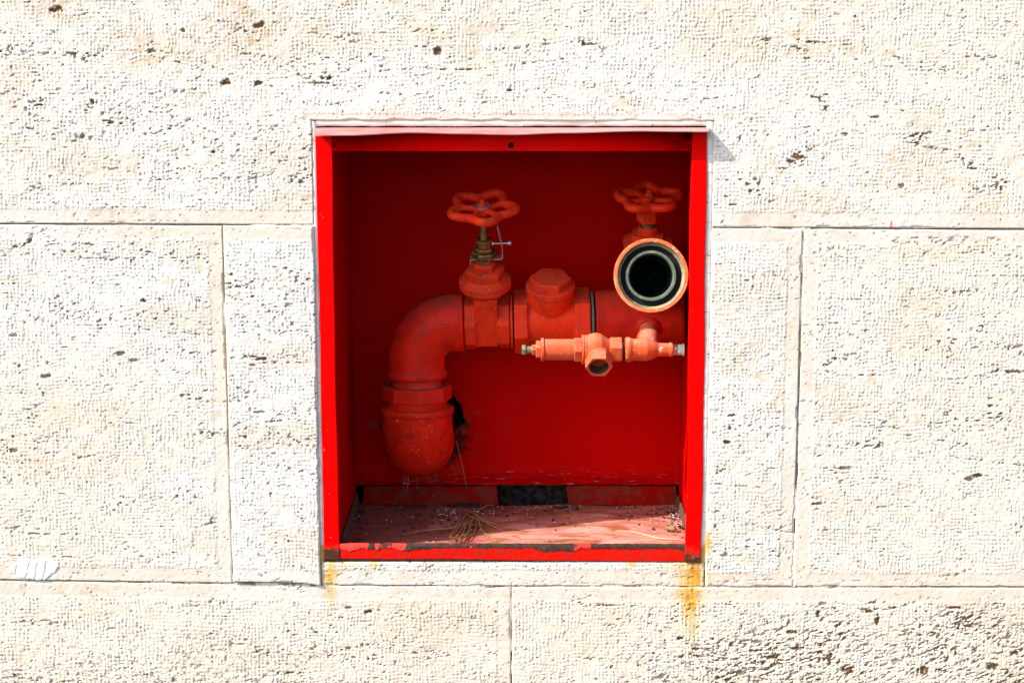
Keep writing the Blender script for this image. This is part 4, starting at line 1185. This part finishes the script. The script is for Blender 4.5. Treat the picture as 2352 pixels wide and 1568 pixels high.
bm = bmesh.new(); hexa(bm, DX(1545), DE, 0, dl(1545, 1555.5), 14.6*dp, R(12), Vector((0, 0, 1)), .08)
finish('bleed_nut', bm, M['steel'], pw, bevel=.0005)
bm = bmesh.new(); lathe(bm, DX(1555.5), DE, [(0, 10*dp), (.0005, 12.6*dp), (dl(1555.5, 1568), 12.8*dp), (dl(1555.5, 1568.5), 14.6*dp), (dl(1555.5, 1571), 14.6*dp), (dl(1555.5, 1571), 8*dp)], 32)
tag(finish('bleed_fitting', bm, M['teal'], pw, bevel=.0005), 'pale green corroded fitting at the end of the branch')

# ================================================================== LITTER ON THE CABINET FLOOR
a = N('dry_blade'); M['blade'] = a.out(a.mix(a.noise(60, 3), (.20, .09, .03), (.34, .18, .065)), .6, .3)
a = N('pale_straw'); M['straw'] = a.out(a.mix(a.noise(60, 3), (.42, .30, .14), (.52, .40, .22)), .6, .3)
a = N('dead_leaf'); M['leaf'] = a.out(a.mix(a.noise(120, 4), (.035, .022, .014), (.10, .055, .03)), .75, .3, a.bump(a.noise(200, 4), .6, .001))
a = N('grit_white'); M['grit'] = a.out((.62, .58, .54), .7, .3)
a = N('grit_dark'); M['gritd'] = a.out((.03, .022, .018), .8, .2)
a = N('seed_shell'); M['seed'] = a.out(a.mix(a.noise(150, 3), (.30, .20, .09), (.12, .07, .03)), .55, .4)
a = N('cobweb_fibre'); M['web'] = a.out((.20, .17, .16), .8, .2)
def FP(u, v, lift=.0): 
    p = WF(u, v, ZFL+.001); p.z += lift; return p
def spline(pts, n=14):
    P = [Vector(p) for p in pts]; out = []
    for i in range(len(P)-1):
        p0, p1, p2, p3 = P[max(i-1, 0)], P[i], P[i+1], P[min(i+2, len(P)-1)]
        for k in range(n):
            t = k/n; out.append(.5*((2*p1)+(p2-p0)*t+(2*p0-5*p1+4*p2-p3)*t*t+(3*p1-p0-3*p2+p3)*t**3))
    out.append(P[-1]); return out
def blade(bm, pts, r0, r1, seg=6):
    sp = spline(pts, 8); n = len(sp)
    tube(bm, sp, [r0+(r1-r0)*abs(i/(n-1)*1.0) for i in range(n)], seg)
tuft = empty('dry_grass_tuft', FP(1085, 1205)); tag(tuft, 'tangled tuft of dry brown blades lying on the cabinet floor', 'dry grass')
BL = [[(1080,1178,.004),(1065,1197,.007),(1045,1222,.006),(1034,1245,.008)], [(1090,1192,.004),(1072,1214,.008),(1062,1235,.005),(1050,1248,.008)],
      [(1100,1185,.003),(1085,1205,.009),(1075,1226,.005),(1058,1240,.006),(1044,1246,.009)], [(1072,1176,.002),(1090,1190,.008),(1112,1202,.006),(1140,1208,.003),(1158,1216,.001)],
      [(1085,1198,.008),(1110,1203,.005),(1135,1214,.004),(1160,1220,.001)], [(1078,1190,.005),(1098,1205,.008),(1108,1222,.004),(1130,1238,.002),(1142,1244,.001)],
      [(1060,1215,.004),(1030,1217,.003),(985,1219,.002),(925,1229,.001)], [(1100,1172,.002),(1120,1166,.004),(1135,1163,.002)], [(1075,1205,.007),(1060,1222,.004),(1048,1240,.006),(1040,1248,.009)],
      [(1082,1208,.006),(1078,1225,.004),(1066,1240,.005),(1056,1249,.010)], [(1070,1182,.003),(1085,1196,.006),(1095,1210,.004),(1088,1228,.003),(1070,1243,.005)], [(1092,1200,.004),(1065,1210,.007),(1045,1228,.004),(1038,1242,.004)]]
for i, b_ in enumerate(BL):
    bm = bmesh.new(); blade(bm, [FP(*p) for p in b_], .0015, .0008)
    finish('blade', bm, M['blade'], tuft, smooth=180)
bm = bmesh.new(); blade(bm, [FP(1418, 1220, .0015), FP(1445, 1222, .002), FP(1480, 1229, .0018), FP(1515, 1238, .0018), FP(1562, 1240, .0016)], .0006, .0013)
tag(finish('straw', bm, M['straw'], smooth=180), 'pale bent straw lying in the sun at the front right of the floor', 'straw', 'loose straws')
p0 = W(1047, 1010, YB-.012); bm = bmesh.new()
blade(bm, [p0, W(1060, 1060, YB-.020), W(1069, 1105, YB-.026), FP(1075, 1146, .001)], .0007, .0010)
tag(finish('straw', bm, M['blade'], smooth=180), 'thin brown straw leaning from the pipe hole down to the floor', 'straw', 'loose straws')
def blob(name, c, rx, ry, rz, mat, label, cat, seed, sub=3, group=None, rot=0):
    bm = bmesh.new(); bmesh.ops.create_icosphere(bm, subdivisions=sub, radius=1); r = random.Random(seed)
    ph = [r.uniform(0, 6.28) for _ in range(6)]
    for v in bm.verts:
        q = v.co.copy(); k_ = 1+.16*math.sin(3*q.x+ph[0])*math.sin(3*q.y+ph[1])+.14*math.sin(6*q.x+ph[2]+4*q.z)+.08*math.sin(9*q.y+ph[3])
        x, y = q.x*rx*k_, q.y*ry*k_
        v.co = Vector((c.x+x*math.cos(rot)-y*math.sin(rot), c.y+x*math.sin(rot)+y*math.cos(rot), c.z+rz*.85+q.z*rz*k_))
    return tag(finish(name, bm, mat, smooth=60), label, cat, group)
def leafbit(c, L, Wd, rot, curl, label, mat='leaf'):
    bm = bmesh.new(); n = 8; rows = []
    for i in range(n+1):
        t = i/n; w_ = Wd*math.sin(math.pi*(.08+.84*t))**.8
        row = []
        for j in (-1, -.4, .4, 1):
            x = (t-.5)*L; y = j*w_*(1+.15*math.sin(9*t+j)); z = .0012+curl*abs(j)**2 + curl*.8*math.sin(5*t+1)**2
            row.append(bm.verts.new((c.x+x*math.cos(rot)-y*math.sin(rot), c.y+x*math.sin(rot)+y*math.cos(rot), c.z+z)))
        rows.append(row)
    for A_, B_ in zip(rows, rows[1:]):
        for j in range(3): bm.faces.new((A_[j], A_[j+1], B_[j+1], B_[j]))
    bmesh.ops.solidify(bm, geom=bm.faces[:], thickness=.0005)
    return tag(finish('leaf_fragment', bm, M[mat], smooth=60), label, 'leaf', 'leaf scraps on the cabinet floor')
leafbit(FP(1288, 1168.5), .030, .007, .2, .003, 'curled dark leaf scrap in the middle of the floor beside a black pellet')
leafbit(FP(1258, 1175), .018, .0035, -.1, .002, 'small flat dark leaf scrap left of the curled leaf')
leafbit(FP(956, 1163), .020, .005, .3, .002, 'dark oval leaf scrap on the left half of the floor')
leafbit(FP(931, 1167), .012, .003, -.4, .0015, 'narrow leaf chip at the far left of the floor scraps')
leafbit(FP(1571, 1218), .018, .009, .5, .004, 'brown leaf chip tucked against the right frame upright')
leafbit(FP(1452, 1147), .019, .004, 0, .002, 'dark leaf scrap near the back right corner', )
blob('droppings_pellet', FP(1320, 1171), .0062, .0062, .0055, M['leaf'], 'round black pellet on the floor beside the curled leaf', 'pellet', 3)
blob('seed_pod', FP(1540, 1218), .0105, .0062, .0045, M['seed'], 'small tan seed pod lying in the sun by the right upright', 'seed', 4, rot=-.3)
sc_ = FP(1074, 1148); sc_.y = min(sc_.y, YB-.022)
bm = bmesh.new(); r = random.Random(12)
for k in range(90):
    x = r.gauss(0, .022); y = r.gauss(0, .0055); s_ = r.uniform(.001, .0032)
    m4 = Matrix.Translation((sc_.x+x, min(YB-.014, sc_.y+y), ZFL+.0015+max(0, .004-abs(x)*.12)*r.random())) @ Matrix.Rotation(r.uniform(0, 3), 4, 'Z') @ Matrix.Diagonal((s_*r.uniform(.8, 2), s_, s_*.7, 1))
    bmesh.ops.create_icosphere(bm, subdivisions=1, radius=1, matrix=m4)
tag(finish('soil_clump', bm, M['gritd'], smooth=40), 'small heap of dark crumbs at the foot of the leaning straw', 'dirt')
# grit: far too many grains to count
def grit(name, mat, spots, seed, smin, smax, label):
    bm = bmesh.new(); r = random.Random(seed)
    for (u, v, su, sv, n_) in spots:
        for _ in range(n_):
            uu, vv_ = r.gauss(u, su), r.gauss(v, sv)
            p = FP(uu, min(1244, max(1152, vv_)))
            if not (SXL+.008 < p.x < SXR-.008 and .012 < p.y < YB-.016): continue
            s_ = r.uniform(smin, smax)
            m4 = Matrix.Translation((p.x, p.y, p.z+s_*.3)) @ Matrix.Rotation(r.uniform(0, 3), 4, 'Z') @ Matrix.Diagonal((s_*r.uniform(.8, 1.8), s_, s_*.6, 1))
            bmesh.ops.create_icosphere(bm, subdivisions=1, radius=1, matrix=m4)
    tag(finish(name, bm, mat, smooth=40), label, 'grit', kind='stuff')
grit('pale_grit', M['grit'], [(1060,1172,45,9,60),(1100,1200,40,12,30),(812,1180,14,18,16),(1250,1158,70,4,30),(1480,1153,70,3,60),(1553,1190,10,18,70),(1380,1190,150,25,40),(950,1200,120,25,22),(1180,1160,120,6,30)], 21, .0006, .0015, 'tiny pale grit grains scattered over the cabinet floor')
grit('dark_grit', M['gritd'], [(1060,1195,70,18,70),(1200,1180,180,22,90),(900,1200,80,25,50),(1400,1190,130,25,60),(1545,1180,14,20,60),(820,1190,14,24,60),(1200,1154,220,3,160)], 22, .0008, .0027, 'dark crumbs and flecks scattered over the cabinet floor')
# cobwebby fibres under the elbow
fib = empty('cobweb_strands', W(935, 1115, .24)); tag(fib, 'thin grey cobweb strands hanging below the big lower elbow', 'cobweb')
for i, (u0, v0, u1, v1, rr_) in enumerate(((938,1096,931,1135,.0008),(934,1098,927,1128,.0004),(956,1098,958,1120,.0003),(962,1098,957,1124,.0003),(985,1096,990,1116,.0003),(1002,1094,994,1112,.0003),(925,1092,928,1122,.0003))):
    bm = bmesh.new(); r = random.Random(i)
    blade(bm, [W(u0, v0-6, .245), W((u0+u1)/2+r.uniform(-3, 3), (v0+v1)/2, .247), W(u1, v1, .250)], rr_, rr_*.5, 5)
    finish('strand', bm, M['web'], fib, smooth=180)
